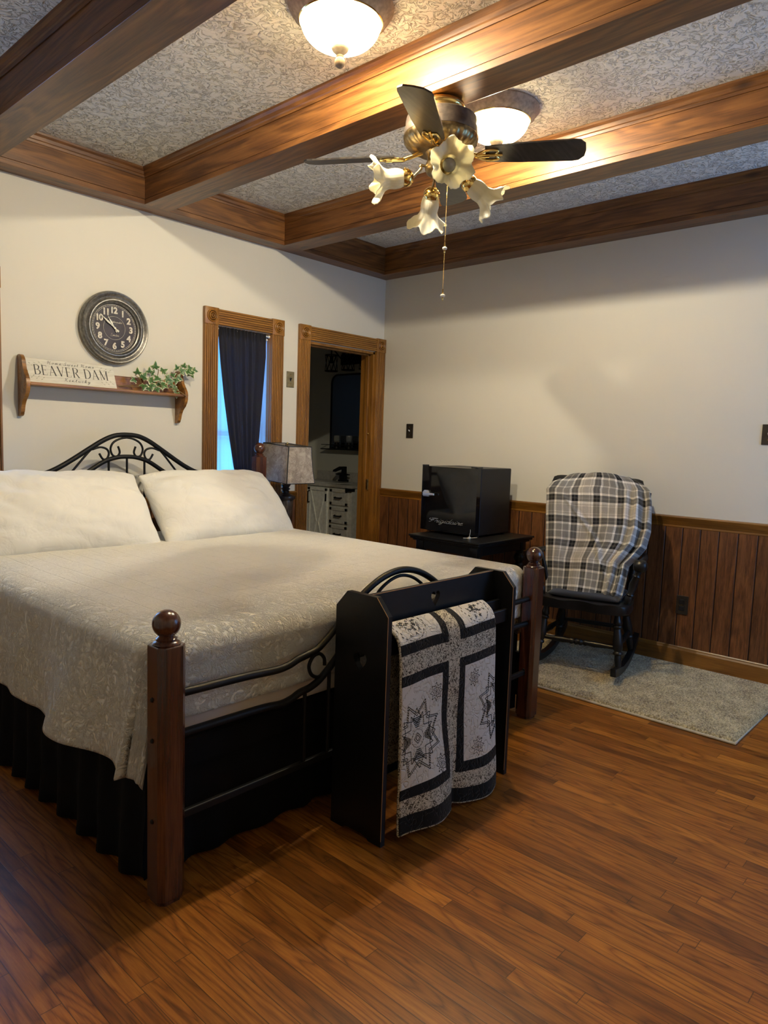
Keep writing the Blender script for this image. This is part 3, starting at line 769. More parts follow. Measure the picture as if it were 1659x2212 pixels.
# ================================================================== shelf, sign, ivy
sx0, sx1 = -2.872, -1.912
sh = thing('wall_shelf', 'honey-oak wall shelf with scalloped side brackets above the bed', 'shelf', (-2.39, 0, 1.545))
prof = smooth_pts([(0, 1.372, 0), (-.020, 1.370, 0), (-.040, 1.388, 0), (-.052, 1.425, 0), (-.072, 1.455, 0), (-.105, 1.485, 0), (-.122, 1.530, 0), (-.112, 1.575, 0), (-.085, 1.605, 0), (-.070, 1.640, 0), (-.055, 1.680, 0), (-.025, 1.695, 0), (0, 1.690, 0)], 4)
for a, b in ((sx0, sx0+.020), (sx1-.020, sx1)):
    bm = B(); prism(bm, [(p.x-.0005, p.y) for p in prof], 0, a, b, bev=.003); obj('side_bracket', bm, M_shelf, sh, smooth=35)
bm = B(); box(bm, sx0+.019, sx1-.019, -.118, -.001, 1.532, 1.550, .005); obj('shelf_board', bm, M_shelf, sh)
bm = B(); box(bm, sx0+.019, sx1-.019, -.014, -.001, 1.549, 1.632, .003); obj('back_board', bm, M_shelf, sh)

M_sign = None
def mat_sign():
    t = NT('whitewashed_planks'); x, y, z = t.sep(t.coord())
    n = t.noise(t.comb(t.math('MULTIPLY', x, 4), y, t.math('MULTIPLY', z, 60)), 3, 5, .6)
    f = t.math('FRACT', t.math('DIVIDE', t.math('ADD', z, 10.013), .041)); e = t.math('MINIMUM', f, t.math('SUBTRACT', 1.0, f))
    col = t.ramp(n, [(.3, (.52, .50, .43)), (.6, (.68, .66, .58))])
    g = t.ramp(e, [(.01, (.45, .45, .45)), (.03, (0, 0, 0))])
    t.base(t.mix(g, col, (.40, .38, .33))); t.set(.7, 0, .2); return t.m
M_sign = mat_sign()
sg0, sg1 = -2.850, -2.362
tilt = math.radians(23)
sgn = thing('wooden_sign', 'whitewashed plank sign reading BEAVER DAM, leaning on the shelf left of the ivy', 'sign', ((sg0+sg1)/2, -.094, 1.5505))
Hs = .138
def SP(x, h, d=0):   # point on the sign face: x along, h up the face, d proud
    return Vector((x, -.094+h*math.sin(tilt)-d*math.cos(tilt), 1.5515+h*math.cos(tilt)+d*math.sin(tilt)*-1))
bm = B()
v = [bm.verts.new(SP(x, h, d)) for d in (-.008, 0) for h in (0, Hs) for x in (sg0, sg1)]
for f in ((0, 1, 3, 2), (4, 6, 7, 5), (0, 4, 5, 1), (2, 3, 7, 6), (0, 2, 6, 4), (1, 5, 7, 3)): bm.faces.new([v[i] for i in f])
bd = obj('board', bm, M_sign, sgn)
M_ink = plain('charcoal_lettering', (.055, .052, .048), .8)
M_leafink = plain('pale_sage_print', (.40, .40, .31), .8)
# serif capitals: straight strokes (x0,y0,x1,y1,width) and bowls as point lists
SER = {
 'B': (.60, [(.12, 0, .12, 1, .11)], [[(.10, .985, .03), (.36, .98, .04), (.49, .88, .10), (.50, .76, .115), (.44, .60, .08), (.32, .53, .03), (.12, .52, .03)], [(.30, .52, .03), (.46, .47, .07), (.55, .34, .11), (.54, .17, .115), (.43, .05, .05), (.30, .015, .03), (.10, .015, .03)]], [(.03, 0, .22, 0), (.03, 1, .22, 1)]),
 'E': (.56, [(.12, 0, .12, 1, .11), (.10, .985, .48, .985, .03), (.10, .52, .38, .52, .03), (.10, .015, .50, .015, .03)], [], [(.03, 0, .22, 0), (.03, 1, .22, 1), (.48, .84, .48, 1), (.38, .43, .38, .61), (.50, 0, .50, .18)]),
 'A': (.68, [(.08, 0, .33, 1, .035), (.33, 1, .60, 0, .115), (.17, .34, .48, .34, .03)], [], [(.0, 0, .18, 0), (.50, 0, .70, 0)]),
 'V': (.66, [(.08, 1, .34, 0, .115), (.34, 0, .59, 1, .035)], [], [(.0, 1, .20, 1), (.50, 1, .68, 1)]),
 'R': (.66, [(.12, 0, .12, 1, .11), (.30, .50, .58, 0, .10)], [[(.10, .985, .03), (.36, .98, .04), (.50, .88, .10), (.51, .74, .115), (.45, .58, .08), (.32, .50, .03), (.12, .49, .03)]], [(.03, 0, .22, 0), (.03, 1, .22, 1), (.52, 0, .68, 0)]),
 'D': (.68, [(.12, 0, .12, 1, .11)], [[(.10, .985, .03), (.34, .98, .04), (.50, .88, .08), (.60, .70, .11), (.62, .50, .12), (.60, .30, .11), (.50, .12, .08), (.34, .02, .04), (.10, .015, .03)]], [(.03, 0, .22, 0), (.03, 1, .22, 1)]),
 'M': (.86, [(.12, 0, .12, 1, .035), (.12, 1, .42, .05, .11), (.42, .05, .72, 1, .03), (.72, 0, .72, 1, .11)], [], [(.03, 0, .21, 0), (.62, 0, .82, 0), (.03, 1, .16, 1), (.70, 1, .82, 1)]),
}
def ribbon(bm, pts, P, d=.0006):
    """pts (x,y,w): flat stroke with thickness d"""
    n = len(pts); A = []; Bq = []
    for i, (x, y, w_) in enumerate(pts):
        a = pts[max(i-1, 0)]; b = pts[min(i+1, n-1)]; dx, dy = b[0]-a[0], b[1]-a[1]; L = math.hypot(dx, dy) or 1
        nx, ny = -dy/L*w_/2, dx/L*w_/2
        A.append((x+nx, y+ny)); Bq.append((x-nx, y-ny))
    for i in range(n-1):
        q = [A[i], A[i+1], Bq[i+1], Bq[i]]
        lo = [bm.verts.new(P(*p, .0002)) for p in q]; hi = [bm.verts.new(P(*p, d)) for p in q]
        bm.faces.new(hi); bm.faces.new(lo[::-1])
        for k in range(4): bm.faces.new((lo[k], lo[(k+1) % 4], hi[(k+1) % 4], hi[k]))
def serif(bm, s, x, y, H_, wsc, gap, P, weight=1.0):
    for ch in s:
        if ch == ' ': x += .34*H_*wsc; continue
        wd, st, bo, se = SER[ch]
        for a, b, c, e, w_ in st: ribbon(bm, [(x+a*H_*wsc, y+b*H_, w_*H_*wsc*weight), (x+c*H_*wsc, y+e*H_, w_*H_*wsc*weight)], P)
        for L in bo:
            pp = smooth_pts([(a, b, w_) for a, b, w_ in L], 3); ribbon(bm, [(x+p.x*H_*wsc, y+p.y*H_, p.z*H_*wsc*weight) for p in pp], P)
        for a, b, c, e in se: ribbon(bm, [(x+a*H_*wsc, y+b*H_, .022*H_), (x+c*H_*wsc, y+e*H_, .022*H_)], P)
        x += (wd+gap)*H_*wsc
    return x
def ser_w(s, H_, wsc, gap): return sum(.34*H_*wsc if c == ' ' else (SER[c][0]+gap)*H_*wsc for c in s)
bm = B(); Hc = .057; W0 = ser_w('BEAVER DAM', Hc, 1, .10); wsc = .418/W0
xe = serif(bm, 'BEAVER', sg0+.036, .046, Hc, wsc, .10, lambda x, h, d: SP(x, h, d), .95)
obj('lettering', bm, M_ink, sgn)
bm = B(); serif(bm, 'DAM', xe+.34*Hc*wsc, .046, Hc, wsc, .10, lambda x, h, d: SP(x, h, d), .95); obj('lettering', bm, M_ink, sgn)
bm = B(); em = .021; wd = cur_w('Home Sweet Home', em, .20)
cursive(bm, 'Home Sweet Home', lambda x, y: SP(sg0+.112+x*(.265/wd), .1135+y, .0004), em, .00075, spc=.20)
obj('cursive_lettering', bm, M_ink, sgn); bm = B()
em = .023; wd = cur_w('Kentucky', em, .22); cursive(bm, 'Kentucky', lambda x, y: SP(sg0+.190+x*(.150/wd), .018+y, .0004), em, .0008, spc=.22)
obj('cursive_lettering', bm, M_ink, sgn)
for cx_, ch_, sx_, sy_ in ((sg0+.01, Hs-.012, 1, -1), (sg1-.01, Hs-.010, -1, -1), (sg0+.01, .010, 1, 1), (sg1-.01, .010, -1, 1)):
    bm = B()
    for k in range(6):
        bx_, by_ = cx_+sx_*(.004+.013*k), ch_+sy_*(.014-.0022*k+.012*(k % 2))
        an = (.5+.35*(k % 2))*sy_; L_ = .013
        ribbon(bm, [(bx_, by_, .0005), (bx_+sx_*L_*.3*math.cos(an), by_+L_*.3*math.sin(an), .005), (bx_+sx_*L_*.7*math.cos(an), by_+L_*.7*math.sin(an), .0045), (bx_+sx_*L_*math.cos(an), by_+L_*math.sin(an), .0005)], SP, .0004)
    obj('leaf_print', bm, M_leafink, sgn)

# ivy
M_leaf = NT('ivy_leaf')
uvn = M_leaf.n('ShaderNodeUVMap'); uu, vv, _ = M_leaf.sep(uvn.outputs[0]); nn_ = M_leaf.noise(M_leaf.coord(), 60, 3)
M_leaf.base(M_leaf.ramp(M_leaf.math('ADD', uu, M_leaf.math('MULTIPLY', M_leaf.math('SUBTRACT', nn_, .5), .35)), [(.0, (.030, .085, .022)), (.45, (.055, .14, .038)), (.74, (.10, .19, .06)), (.80, (.62, .64, .42)), (1, (.68, .68, .50))]))
M_leaf.set(.38, 0, .5); M_leaf = M_leaf.m
M_stem = plain('ivy_stem', (.20, .13, .05), .7)
OUT = [(0, -.02), (.20, -.16), (.42, -.20), (.36, -.02), (.62, .10), (.74, .30), (.44, .36), (.26, .46), (.20, .74), (0, 1.10)]
OUT = OUT+[(-a, b) for a, b in OUT[1:-1][::-1]]
def ivy_leaf(bm, p, L_, d, n_):
    uvl = bm.loops.layers.uv.get('UVMap') or bm.loops.layers.uv.new('UVMap'); d = d.normalized(); n_ = (n_-d*n_.dot(d)).normalized(); s = d.cross(n_)
    c0 = (0, .30); P = lambda a, b, r: p+d*(b*L_)+s*(a*L_)+n_*(-.20*L_*r*r+.06*L_*abs(a))
    cen = bm.verts.new(P(c0[0], c0[1], 0)); mid = []; out = []
    for a, b in OUT:
        a2, b2 = c0[0]+(a-c0[0])*.72, c0[1]+(b-c0[1])*.72
        mid.append(bm.verts.new(P(a2, b2, .55))); out.append(bm.verts.new(P(a, b, 1)))
    k = len(OUT)
    for i in range(k):
        j = (i+1) % k
        f = bm.faces.new((cen, mid[i], mid[j]))
        for lp, u in zip(f.loops, (0, .66, .66)): lp[uvl].uv = (u, 0)
        f = bm.faces.new((mid[i], out[i], out[j], mid[j]))
        for lp, u in zip(f.loops, (.66, 1, 1, .66)): lp[uvl].uv = (u, 0)
iv = thing('ivy_sprig', 'variegated artificial ivy sprig trailing at the right end of the oak shelf', 'plant', (-2.08, -.07, 1.551))
stems = [[(-2.34, -.06, 1.572), (-2.27, -.07, 1.578), (-2.18, -.075, 1.590), (-2.10, -.07, 1.640), (-2.085, -.07, 1.690)],
         [(-2.33, -.05, 1.566), (-2.20, -.08, 1.575), (-2.08, -.09, 1.590), (-2.00, -.09, 1.620), (-1.95, -.075, 1.690), (-1.92, -.07, 1.735), (-1.86, -.06, 1.722), (-1.835, -.05, 1.712)],
         [(-2.12, -.09, 1.580), (-2.02, -.115, 1.578), (-1.96, -.125, 1.556), (-1.925, -.125, 1.535)],
         [(-2.20, -.075, 1.585), (-2.22, -.09, 1.620), (-2.25, -.09, 1.640)]]
bm = B()
for s in stems: tube(bm, smooth_pts(s, 5), .0022, 6)
obj('stem', bm, M_stem, iv, smooth=60)
spots = [(-2.235, 1.645, .044, 100), (-2.245, 1.615, .040, 200), (-2.20, 1.625, .052, 60), (-2.195, 1.590, .046, 250), (-2.16, 1.660, .040, 95), (-2.155, 1.625, .052, 330), (-2.145, 1.595, .046, 260),
         (-2.115, 1.690, .050, 92), (-2.125, 1.660, .040, 160), (-2.085, 1.675, .046, 30), (-2.10, 1.640, .052, 210), (-2.085, 1.610, .054, 280), (-2.055, 1.640, .050, 340), (-2.06, 1.600, .044, 230),
         (-2.03, 1.620, .040, 300), (-2.015, 1.655, .036, 40), (-1.985, 1.640, .040, 250), (-2.00, 1.60, .040, 270), (-1.965, 1.655, .044, 330), (-1.965, 1.700, .040, 120), (-1.945, 1.690, .048, 20), (-1.93, 1.715, .036, 80),
         (-1.905, 1.700, .050, 330), (-1.885, 1.715, .046, 10), (-1.875, 1.690, .046, 300), (-1.86, 1.705, .040, 350), (-1.985, 1.585, .040, 260), (-1.965, 1.560, .042, 255), (-2.12, 1.575, .040, 280), (-2.17, 1.575, .036, 300)]
bm = B()
for x, z, L_, an in spots:
    a = math.radians(an); y = -.085-.03*random.random()
    if x > -1.97: y = -.07-.03*random.random()
    ivy_leaf(bm, Vector((x, y, z)), L_*.92, Vector((math.cos(a), -.25, math.sin(a))), Vector((-.45+.5*random.uniform(-1, 1), -1, .35+.5*random.uniform(-1, 1))))
obj('foliage', bm, M_leaf, iv, recalc=False)

# ================================================================== ceiling lights
def dome(x, y, label):
    t = thing('ceiling_light', label, 'light', (x, y, 2.755), 0, 'lit dome lights on the ceiling')
    D = lambda r, z: (r, z)
    bm = B(); lathe(bm, [(.10, .054), (.183, .054), (.186, .046), (.180, .036), (.172, .030), (.168, .018), (.158, .010), (.152, .002), (.146, -.004), (.140, .0), (.136, .010)], (0, 0, 0), 56, flute=lambda a, h: .008*math.sin(a*16)*(1 if .012 < h < .04 else 0))
    obj('pan', bm, M_pan, t, world=False, smooth=40)
    bm = B(); lathe(bm, [(.1455, .002), (.148, -.003), (.1445, -.006), (.141, -.001)], (0, 0, 0), 56); obj('rim_ring', bm, M_brass, t, world=False, smooth=60)
    bm = B(); prof = [(.1405, .004)]
    for i in range(1, 15):
        a = PI/2*i/14; prof.append((.1405*math.cos(a)**.85 if i < 14 else .012, -.088*math.sin(a)))
    lathe(bm, prof, (0, 0, 0), 56); obj('glass_bowl', bm, M_bowl, t, world=False, smooth=180)
    bm = B(); lathe(bm, [(.014, -.076), (.032, -.078), (.0335, -.083), (.028, -.095), (.016, -.106), (.0115, -.111), (.0145, -.114), (.0125, -.119), (.0170, -.126), (.0180, -.135), (.0150, -.145), (.007, -.151), (0, -.152)], (0, 0, 0), 24, flute=lambda a, h: .06*math.sin(a*10)*(1 if -.148 < h < -.120 else 0))
    obj('finial', bm, M_pan, t, world=False, smooth=50)
    l = bpy.data.lights.new('bulb', 'POINT'); l.energy = BULB; l.color = (1.0, .95, .83); l.shadow_soft_size = .025
    o = bpy.data.objects.new('bulb', l); COL.objects.link(o); o.parent = t; o.location = (0, 0, -.008)
    return t
dome(-2.553, -2.098, 'lit glass dome ceiling light cut off by the top edge of the photo')
dome(-1.575, -2.105, 'lit glass dome ceiling light partly behind the ceiling fan motor')

# ================================================================== ceiling fan
fx, fy = -2.118, -2.218
fan = thing('ceiling_fan', 'bronze and brass hugger ceiling fan with dark blades, four frosted tulip lights and pull chains', 'fan', (fx, fy, 2.612))
def V2(az):  # azimuth measured from the direction to the camera's right, turning away from the camera
    a = math.radians(az); er = Vector((.62639, -.77951, 0)); ef = Vector((-.77951, -.62639, 0)); return er*math.cos(a)-ef*math.sin(a)
bm = B(); lathe(bm, [(.060, 2.612), (.070, 2.611), (.086, 2.600), (.088, 2.590), (.083, 2.578), (.066, 2.568), (.060, 2.558)], (fx, fy, 0), 48); obj('canopy', bm, M_brass, fan, smooth=60)
bm = B(); lathe(bm, [(.058, 2.560), (.075, 2.559), (.122, 2.554), (.136, 2.546), (.139, 2.530), (.139, 2.512), (.144, 2.505), (.144, 2.482)], (fx, fy, 0), 56); obj('motor_housing', bm, M_bronze, fan, smooth=40)
bm = B(); lathe(bm, [(.142, 2.484), (.146, 2.476), (.140, 2.458), (.126, 2.442), (.104, 2.430), (.080, 2.424), (.060, 2.422)], (fx, fy, 0), 120, flute=lambda a, h: .022*math.sin(a*30)*(1 if 2.432 < h < 2.475 else 0)); obj('fluted_skirt', bm, M_brassdark, fan, smooth=60)
bm = B(); lathe(bm, [(.060, 2.424), (.052, 2.415), (.050, 2.390), (.056, 2.380), (.058, 2.360), (.050, 2.345), (.036, 2.335), (.022, 2.330), (.012, 2.322), (0, 2.320)], (fx, fy, 0), 40); obj('light_kit_body', bm, M_brassdark, fan, smooth=40)
BR = .545
for az in (-8, 82, 172, 260):
    d = V2(az); s = Vector((-d.y, d.x, 0)); pit = math.radians(-13)
    sv = s*math.cos(pit)+Vector((0, 0, 1))*math.sin(pit); nv = d.cross(sv)
    c = Vector((fx, fy, 2.412)); P = lambda r, q, h: c+d*r+sv*q+nv*h
    out = [(.175, -.045), (.30, -.056), (.50, -.062), (.525, -.058), (BR, -.035), (BR+.004, 0), (BR, .035), (.525, .058), (.50, .062), (.30, .056), (.175, .045)]
    bm = B(); lo = [bm.verts.new(P(r, q, -.003)) for r, q in out]; hi = [bm.verts.new(P(r, q, .003)) for r, q in out]
    bm.faces.new(lo[::-1]); bm.faces.new(hi); k = len(out)
    for i in range(k): bm.faces.new((lo[i], lo[(i+1) % k], hi[(i+1) % k], hi[i]))
    bl = obj('blade', bm, M_blade, fan)
    bm = B(); tube(bm, [c+d*.07+Vector((0, 0, .016)), c+d*.11+Vector((0, 0, .004)), P(.15, 0, -.008), P(.19, 0, -.007)], .009, 8)
    for q in (-1, 1): tube(bm, smooth_pts([P(.135, 0, -.006), P(.16, q*.020, -.007), P(.195, q*.032, -.006), P(.225, q*.024, -.006), P(.215, q*.008, -.006)], 4), .005, 6)
    tube(bm, [P(.18, 0, -.006), P(.24, 0, -.006)], .006, 6); sub('blade_iron', bm, M_brass, bl, 60)
M_bulb = plain('unlit_bulb', (.30, .29, .30), .15, 0, .6)
for az, rf, zf, tiltd in ((-78, .10, 2.335, 14), (13, .118, 2.322, 34), (103, .125, 2.312, 52), (189, .128, 2.322, 8)):
    d = V2(az); el = math.radians(-tiltd); ax = d*math.cos(el)+Vector((0, 0, 1))*math.sin(el)
    base = Vector((fx, fy, zf))+d*rf
    zq = ax; xq = ax.cross(Vector((0, 0, 1))).normalized(); yq = zq.cross(xq)
    Mx = Matrix.Identity(4)
    for i in range(3): Mx[i][0] = xq[i]; Mx[i][1] = yq[i]; Mx[i][2] = zq[i]
    bm = B(); prof = [(.0270, .000), (.0290, .012), (.0355, .030), (.0375, .048), (.0360, .064), (.0360, .074), (.0420, .090), (.0540, .106), (.0680, .118), (.0800, .126)]
    def ruf(a, h):
        k = sstep(.066, .126, h); return k*(.15*math.sin(a*6+az)+.05*math.sin(a*13+1)+.03*math.sin(a*29))+.014*math.sin(a*24)*(1-k)
    rings = []
    vs = []
    for r, h in smooth_pts([(p[0], p[1], 0) for p in prof], 3) and [(p.x, p.y) for p in smooth_pts([(p[0], p[1], 0) for p in prof], 3)]:
        ring = []
        for j in range(72):
            a = 2*PI*j/72; q = r*(1+ruf(a, h)*.6); k = sstep(.075, .126, h)
            v = bm.verts.new((q*math.cos(a), q*math.sin(a), h+k*(.012*math.sin(a*6+az+1.2)+.004*math.sin(a*13+2)))); ring.append(v); vs.append(v)
        rings.append(ring)
    for a_, b_ in zip(rings, rings[1:]):
        for j in range(72): bm.faces.new((a_[j], a_[(j+1) % 72], b_[(j+1) % 72], b_[j]))
    bmesh.ops.transform(bm, matrix=Matrix.Translation(base) @ Mx, verts=bm.verts[:])
    shd = obj('glass_shade', bm, M_tulip, fan, smooth=180); solid(shd, .0022)
    bm = B(); lathe(bm, [(.0, .088), (.012, .087), (.021, .079), (.0255, .066), (.021, .048), (.011, .030), (.010, .010)], base, 20, M=Mx); sub('bulb', bm, M_bulb, shd, 180)
    bm = B(); lathe(bm, [(.010, -.026), (.016, -.024), (.028, -.014), (.0325, -.006), (.0335, .006), (.0315, .015), (.030, .015), (.030, .0)], base, 36, M=Mx, flute=lambda a, h: .05*math.sin(a*18)*(1 if -.024 < h < -.008 else 0))
    for k in range(3):
        a = k*2.09+.5; tube(bm, [base+(xq*math.cos(a)+yq*math.sin(a))*.029+zq*.004, base+(xq*math.cos(a)+yq*math.sin(a))*.038+zq*.004], .0025, 6)
    ft = obj('shade_fitter', bm, M_brass, fan, smooth=40)
    bm = B(); c0 = Vector((fx, fy, 2.368))+d*.045; e = base-zq*.024
    tube(bm, smooth_pts([c0, c0+d*.030+Vector((0, 0, .004)), (c0+e)/2+Vector((0, 0, .012)), e], 5), .0055, 8); sub('arm', bm, M_brassdark, ft, 60)
def chain(px, py, z0, z1, fin):
    bm = B(); z = z0; k = 0
    while z > z1:
        sphere(bm, (px, py, z), .0017, 6, 4); z -= .0042
    tube(bm, [(px, py, z0), (px, py, z1)], .0006, 5)
    ch = tag(obj('pull_chain', bm, M_brass, fan, smooth=180))
    for q in fin:
        bm = B(); lathe(bm, [(0, q+.024), (.0022, q+.023), (.003, q+.012), (.0045, q+.006), (.0035, q+.004)], (px, py, 0), 16); sub('chain_end', bm, M_brass, ch, 60)
        bm = B(); lathe(bm, [(.003, q+.004), (.0085, q+.001), (.0095, q-.003), (.0075, q-.007), (.003, q-.009)], (px, py, 0), 20); sub('ceramic_bead', bm, M_white, ch, 180)
        bm = B(); lathe(bm, [(.003, q-.009), (.0040, q-.012), (.0030, q-.018), (.0015, q-.022), (0, q-.023)], (px, py, 0), 16); sub('chain_tip', bm, M_brass, ch, 60)
cp = Vector((fx, fy, 0))+V2(-38)*.040
chain(cp.x, cp.y, 2.345, 2.085, (2.060,)); 
chain(cp.x, cp.y+.0005, 2.038, 1.905, (1.880,))

# ================================================================== bedside lamp and nightstand
lx, ly = -1.185, -.205
M_night = wood('dark_nightstand', ((.02, .009, .005), (.045, .018, .009), (.07, .03, .014)), 'x', .35)
ns = thing('nightstand', 'low dark nightstand between the bed and the doorway', 'nightstand', (lx, -.27, 0))
bm = B(); box(bm, -1.360, -1.04, -.46, -.05, .52, .545, .004); obj('top', bm, M_night, ns)
bm = B(); box(bm, -1.35, -1.05, -.45, -.06, .10, .52, .003); obj('body', bm, M_night, ns)
bm = B(); box(bm, -1.33, -1.07, -.468, -.45, .32, .50, .004); obj('drawer', bm, M_night, ns)
for a in (-1.345, -1.075):
    for b in (-.445, -.085): bm = B(); box(bm, a, a+.025, b, b+.025, 0, .10); obj('leg', bm, M_night, ns)
M_urn = None
def mat_urn():
    t = NT('mercury_urn'); x, y, z = t.sep(t.coord()); n = t.noise(t.comb(t.math('MULTIPLY', x, 5), t.math('MULTIPLY', y, 5), z), 22, 5, .65)
    t.base(t.ramp(n, [(.35, (.03, .022, .018)), (.6, (.13, .095, .07)), (.75, (.25, .20, .15))])); t.set(.3, .3, .5, .4, .1); t.bump(n, .2, .003); return t.m
M_urn = mat_urn()
lamp = thing('table_lamp', 'table lamp with dark urn base and mottled grey-brown panelled shade beside the right pillow', 'lamp', (lx, ly, .545))
M_lampdark = plain('dark_bronze_resin', (.035, .028, .026), .35, .2, .5, .2, .3, 60)
bm = B(); lathe(bm, [(.0, .545), (.072, .546), (.074, .560), (.060, .572), (.040, .582), (.026, .60), (.022, .64), (.030, .665), (.024, .690), (.020, .700)], (lx, ly, 0), 36); obj('foot', bm, M_lampdark, lamp, smooth=40)
bm = B(); lathe(bm, [(.018, .698), (.022, .715), (.034, .735), (.044, .770), (.051, .815), (.054, .850), (.053, .872)], (lx, ly, 0), 40, flute=lambda a, h: .012*math.sin(a*12)); obj('urn', bm, M_urn, lamp, smooth=60)
bm = B(); lathe(bm, [(.052, .870), (.066, .874), (.070, .884), (.068, .898), (.050, .906), (.030, .912), (.022, .922), (.026, .932), (.020, .938), (.034, .948), (.022, .956), (.030, .968), (.036, .978), (.016, .984), (.012, 1.00), (.012, 1.04)], (lx, ly, 0), 40, flute=lambda a, h: .02*math.sin(a*20)*(1 if .873 < h < .90 else 0)); obj('neck', bm, M_lampdark, lamp, smooth=40)
def mat_shade():
    t = NT('mottled_mica_shade'); c = t.coord(); n = t.noise(c, 22, 5, .7, .8); n2 = t.noise(c, 260, 3, .7)
    f = t.math('ADD', t.math('MULTIPLY', n, .6), t.math('MULTIPLY', n2, .5))
    t.base(t.ramp(f, [(.38, (.14, .115, .095)), (.52, (.27, .225, .19)), (.62, (.40, .35, .30)), (.75, (.55, .50, .44))])); t.set(.38, 0, .5, .2, .2); return t.m
M_shade = mat_shade()
tl = Matrix.Translation((lx, ly, 1.13)) @ Matrix.Rotation(math.radians(-54), 4, 'Z') @ Matrix.Rotation(math.radians(-36), 4, 'Z') @ Matrix.Rotation(math.radians(4), 4, 'Y')
def shade_ring(z, a, b, c=.008): return [tl @ Vector((x, y, z)) for x, y in [(-a+c, -b), (a-c, -b), (a, -b+c), (a, b-c), (a-c, b), (-a+c, b), (-a, b-c), (-a, -b+c)]]
bm = B(); LV = [shade_ring(-.125+.25*k/6, .172-.032*k/6-.004*math.sin(PI*k/6), .128-.024*k/6-.003*math.sin(PI*k/6)) for k in range(7)]
VV = [[bm.verts.new(p) for p in L] for L in LV]
for a, b in zip(VV, VV[1:]):
    for i in range(8): bm.faces.new((a[i], a[(i+1) % 8], b[(i+1) % 8], b[i]))
shd = obj('lamp_shade', bm, M_shade, lamp); solid(shd, .002)
bm = B()
for L in (LV[0], LV[-1]): tube(bm, L, .0030, 6, closed=True)
for i in (0, 2, 4, 6): tube(bm, [(L[i]+L[(i-1) % 8])/2 for L in LV], .0042, 6)
sub('shade_trim', bm, M_dark, shd, 60)
bm = B(); p0 = tl @ Vector((0, 0, .125)); tube(bm, [(lx, ly, 1.03), p0], .003, 6); tube(bm, [LV[-1][0], p0, LV[-1][4]], .0015, 5); obj('harp', bm, M_brassdark, lamp)
bm = B(); lathe(bm, [(.004, 0), (.0075, .004), (.0085, .010), (.005, .016), (0, .018)], p0, 16); obj('finial', bm, M_brass, lamp, smooth=180)

# ================================================================== curtains of the visible window
x0, x1 = WIN[0], WIN[1]
M_curt = None
def mat_curtain():
    t = NT('navy_charcoal_curtain'); n = t.noise(t.coord(), 500, 2)
    t.base((.026, .0245, .026)); t.set(.9, 0, .10, sheen=.06); t.bump(n, .15, .001)
    tr = t.n('ShaderNodeBsdfTranslucent'); tr.inputs[0].default_value = (.010, .018, .028, 1)
    mx = t.n('ShaderNodeMixShader'); mx.inputs[0].default_value = .30
    t.link(t.p.outputs[0], mx.inputs[1]); t.link(tr.outputs[0], mx.inputs[2]); t.link(mx.outputs[0], t.out.inputs[0]); return t.m
def mat_sheer():
    t = NT('white_sheer_curtain'); t.base((.85, .87, .9)); t.set(.9, 0, .1)
    tr = t.n('ShaderNodeBsdfTranslucent'); tr.inputs[0].default_value = (.9, .92, .95, 1); tp = t.n('ShaderNodeBsdfTransparent')
    m1 = t.n('ShaderNodeMixShader'); m1.inputs[0].default_value = .92; t.link(t.p.outputs[0], m1.inputs[1]); t.link(tr.outputs[0], m1.inputs[2])
    m2 = t.n('ShaderNodeMixShader'); m2.inputs[0].default_value = .30; t.link(m1.outputs[0], m2.inputs[1]); t.link(tp.outputs[0], m2.inputs[2]); t.link(m2.outputs[0], t.out.inputs[0]); return t.m
M_curt = mat_curtain(); M_sheer = mat_sheer()
def lerp_tab(tab, z):
    for (z0, a), (z1, b) in zip(tab, tab[1:]):
        if z0 >= z >= z1: return a+(b-a)*(z0-z)/(z0-z1)
    return tab[-1][1] if z < tab[-1][0] else tab[0][1]
LT = [(2.02, -1.618), (1.82, -1.598), (1.58, -1.566), (1.34, -1.526), (1.10, -1.480), (.90, -1.430), (.66, -1.41)]
RT_ = [(2.02, -1.222), (1.86, -1.218), (1.61, -1.236), (1.35, -1.256), (1.10, -1.275), (.90, -1.29), (.66, -1.30)]
def cur(a, b):
    z = 2.018-b*1.36; L, R = lerp_tab(LT, z), lerp_tab(RT_, z); x = L+(R-L)*a
    amp = .012+.010*b+(0 if z < 1.955 else -.004)
    y = -.002+amp*.7*math.sin(a*2*PI*5.5+1.5*nz(a*3, b*.8))+.006*math.sin(a*2*PI*13+b*2)*(1.5 if z > 1.95 else .6)
    if z > 1.955: y += .004*math.sin(a*2*PI*27)
    return (x, y, z)
bm = B(); grid(bm, 160, 60, cur)
ct = top('dark_curtain', bm, M_curt, 'dark navy-charcoal curtain panel gathered on a rod in the window by the bed', 'curtain', smooth=180)
bm = B()
def shr(a, b):
    z = 2.00-b*1.36; xl, xr = x0+.006, x1-.004-.0+ (0.0 if z > 1.2 else -.0); x = xl+(xr-xl)*a
    return (x, .032+.005*math.sin(a*2*PI*7+1.2*nz(a*2, b))+.003*math.sin(a*60), z)
grid(bm, 140, 20, shr)
top('sheer_curtain', bm, M_sheer, 'white sheer curtain hanging behind the dark curtain panel', 'curtain', smooth=180)
bm = B(); tube(bm, [(x0+.002, .017, 2.006), (x1-.002, .017, 2.006)], .006, 10); sphere(bm, (x0+.009, .006, 2.004), .010, 12, 8); sphere(bm, (x1-.009, .006, 2.004), .010, 12, 8)
top('curtain_rod', bm, M_white, 'white tension rod carrying the dark curtain in the window by the bed', 'curtain rod', smooth=60)
bm = B(); tube(bm, [(x0+.002, .043, 1.985), (x1-.002, .043, 1.985)], .004, 10); sphere(bm, (x1-.009, .030, 1.984), .008, 12, 8)
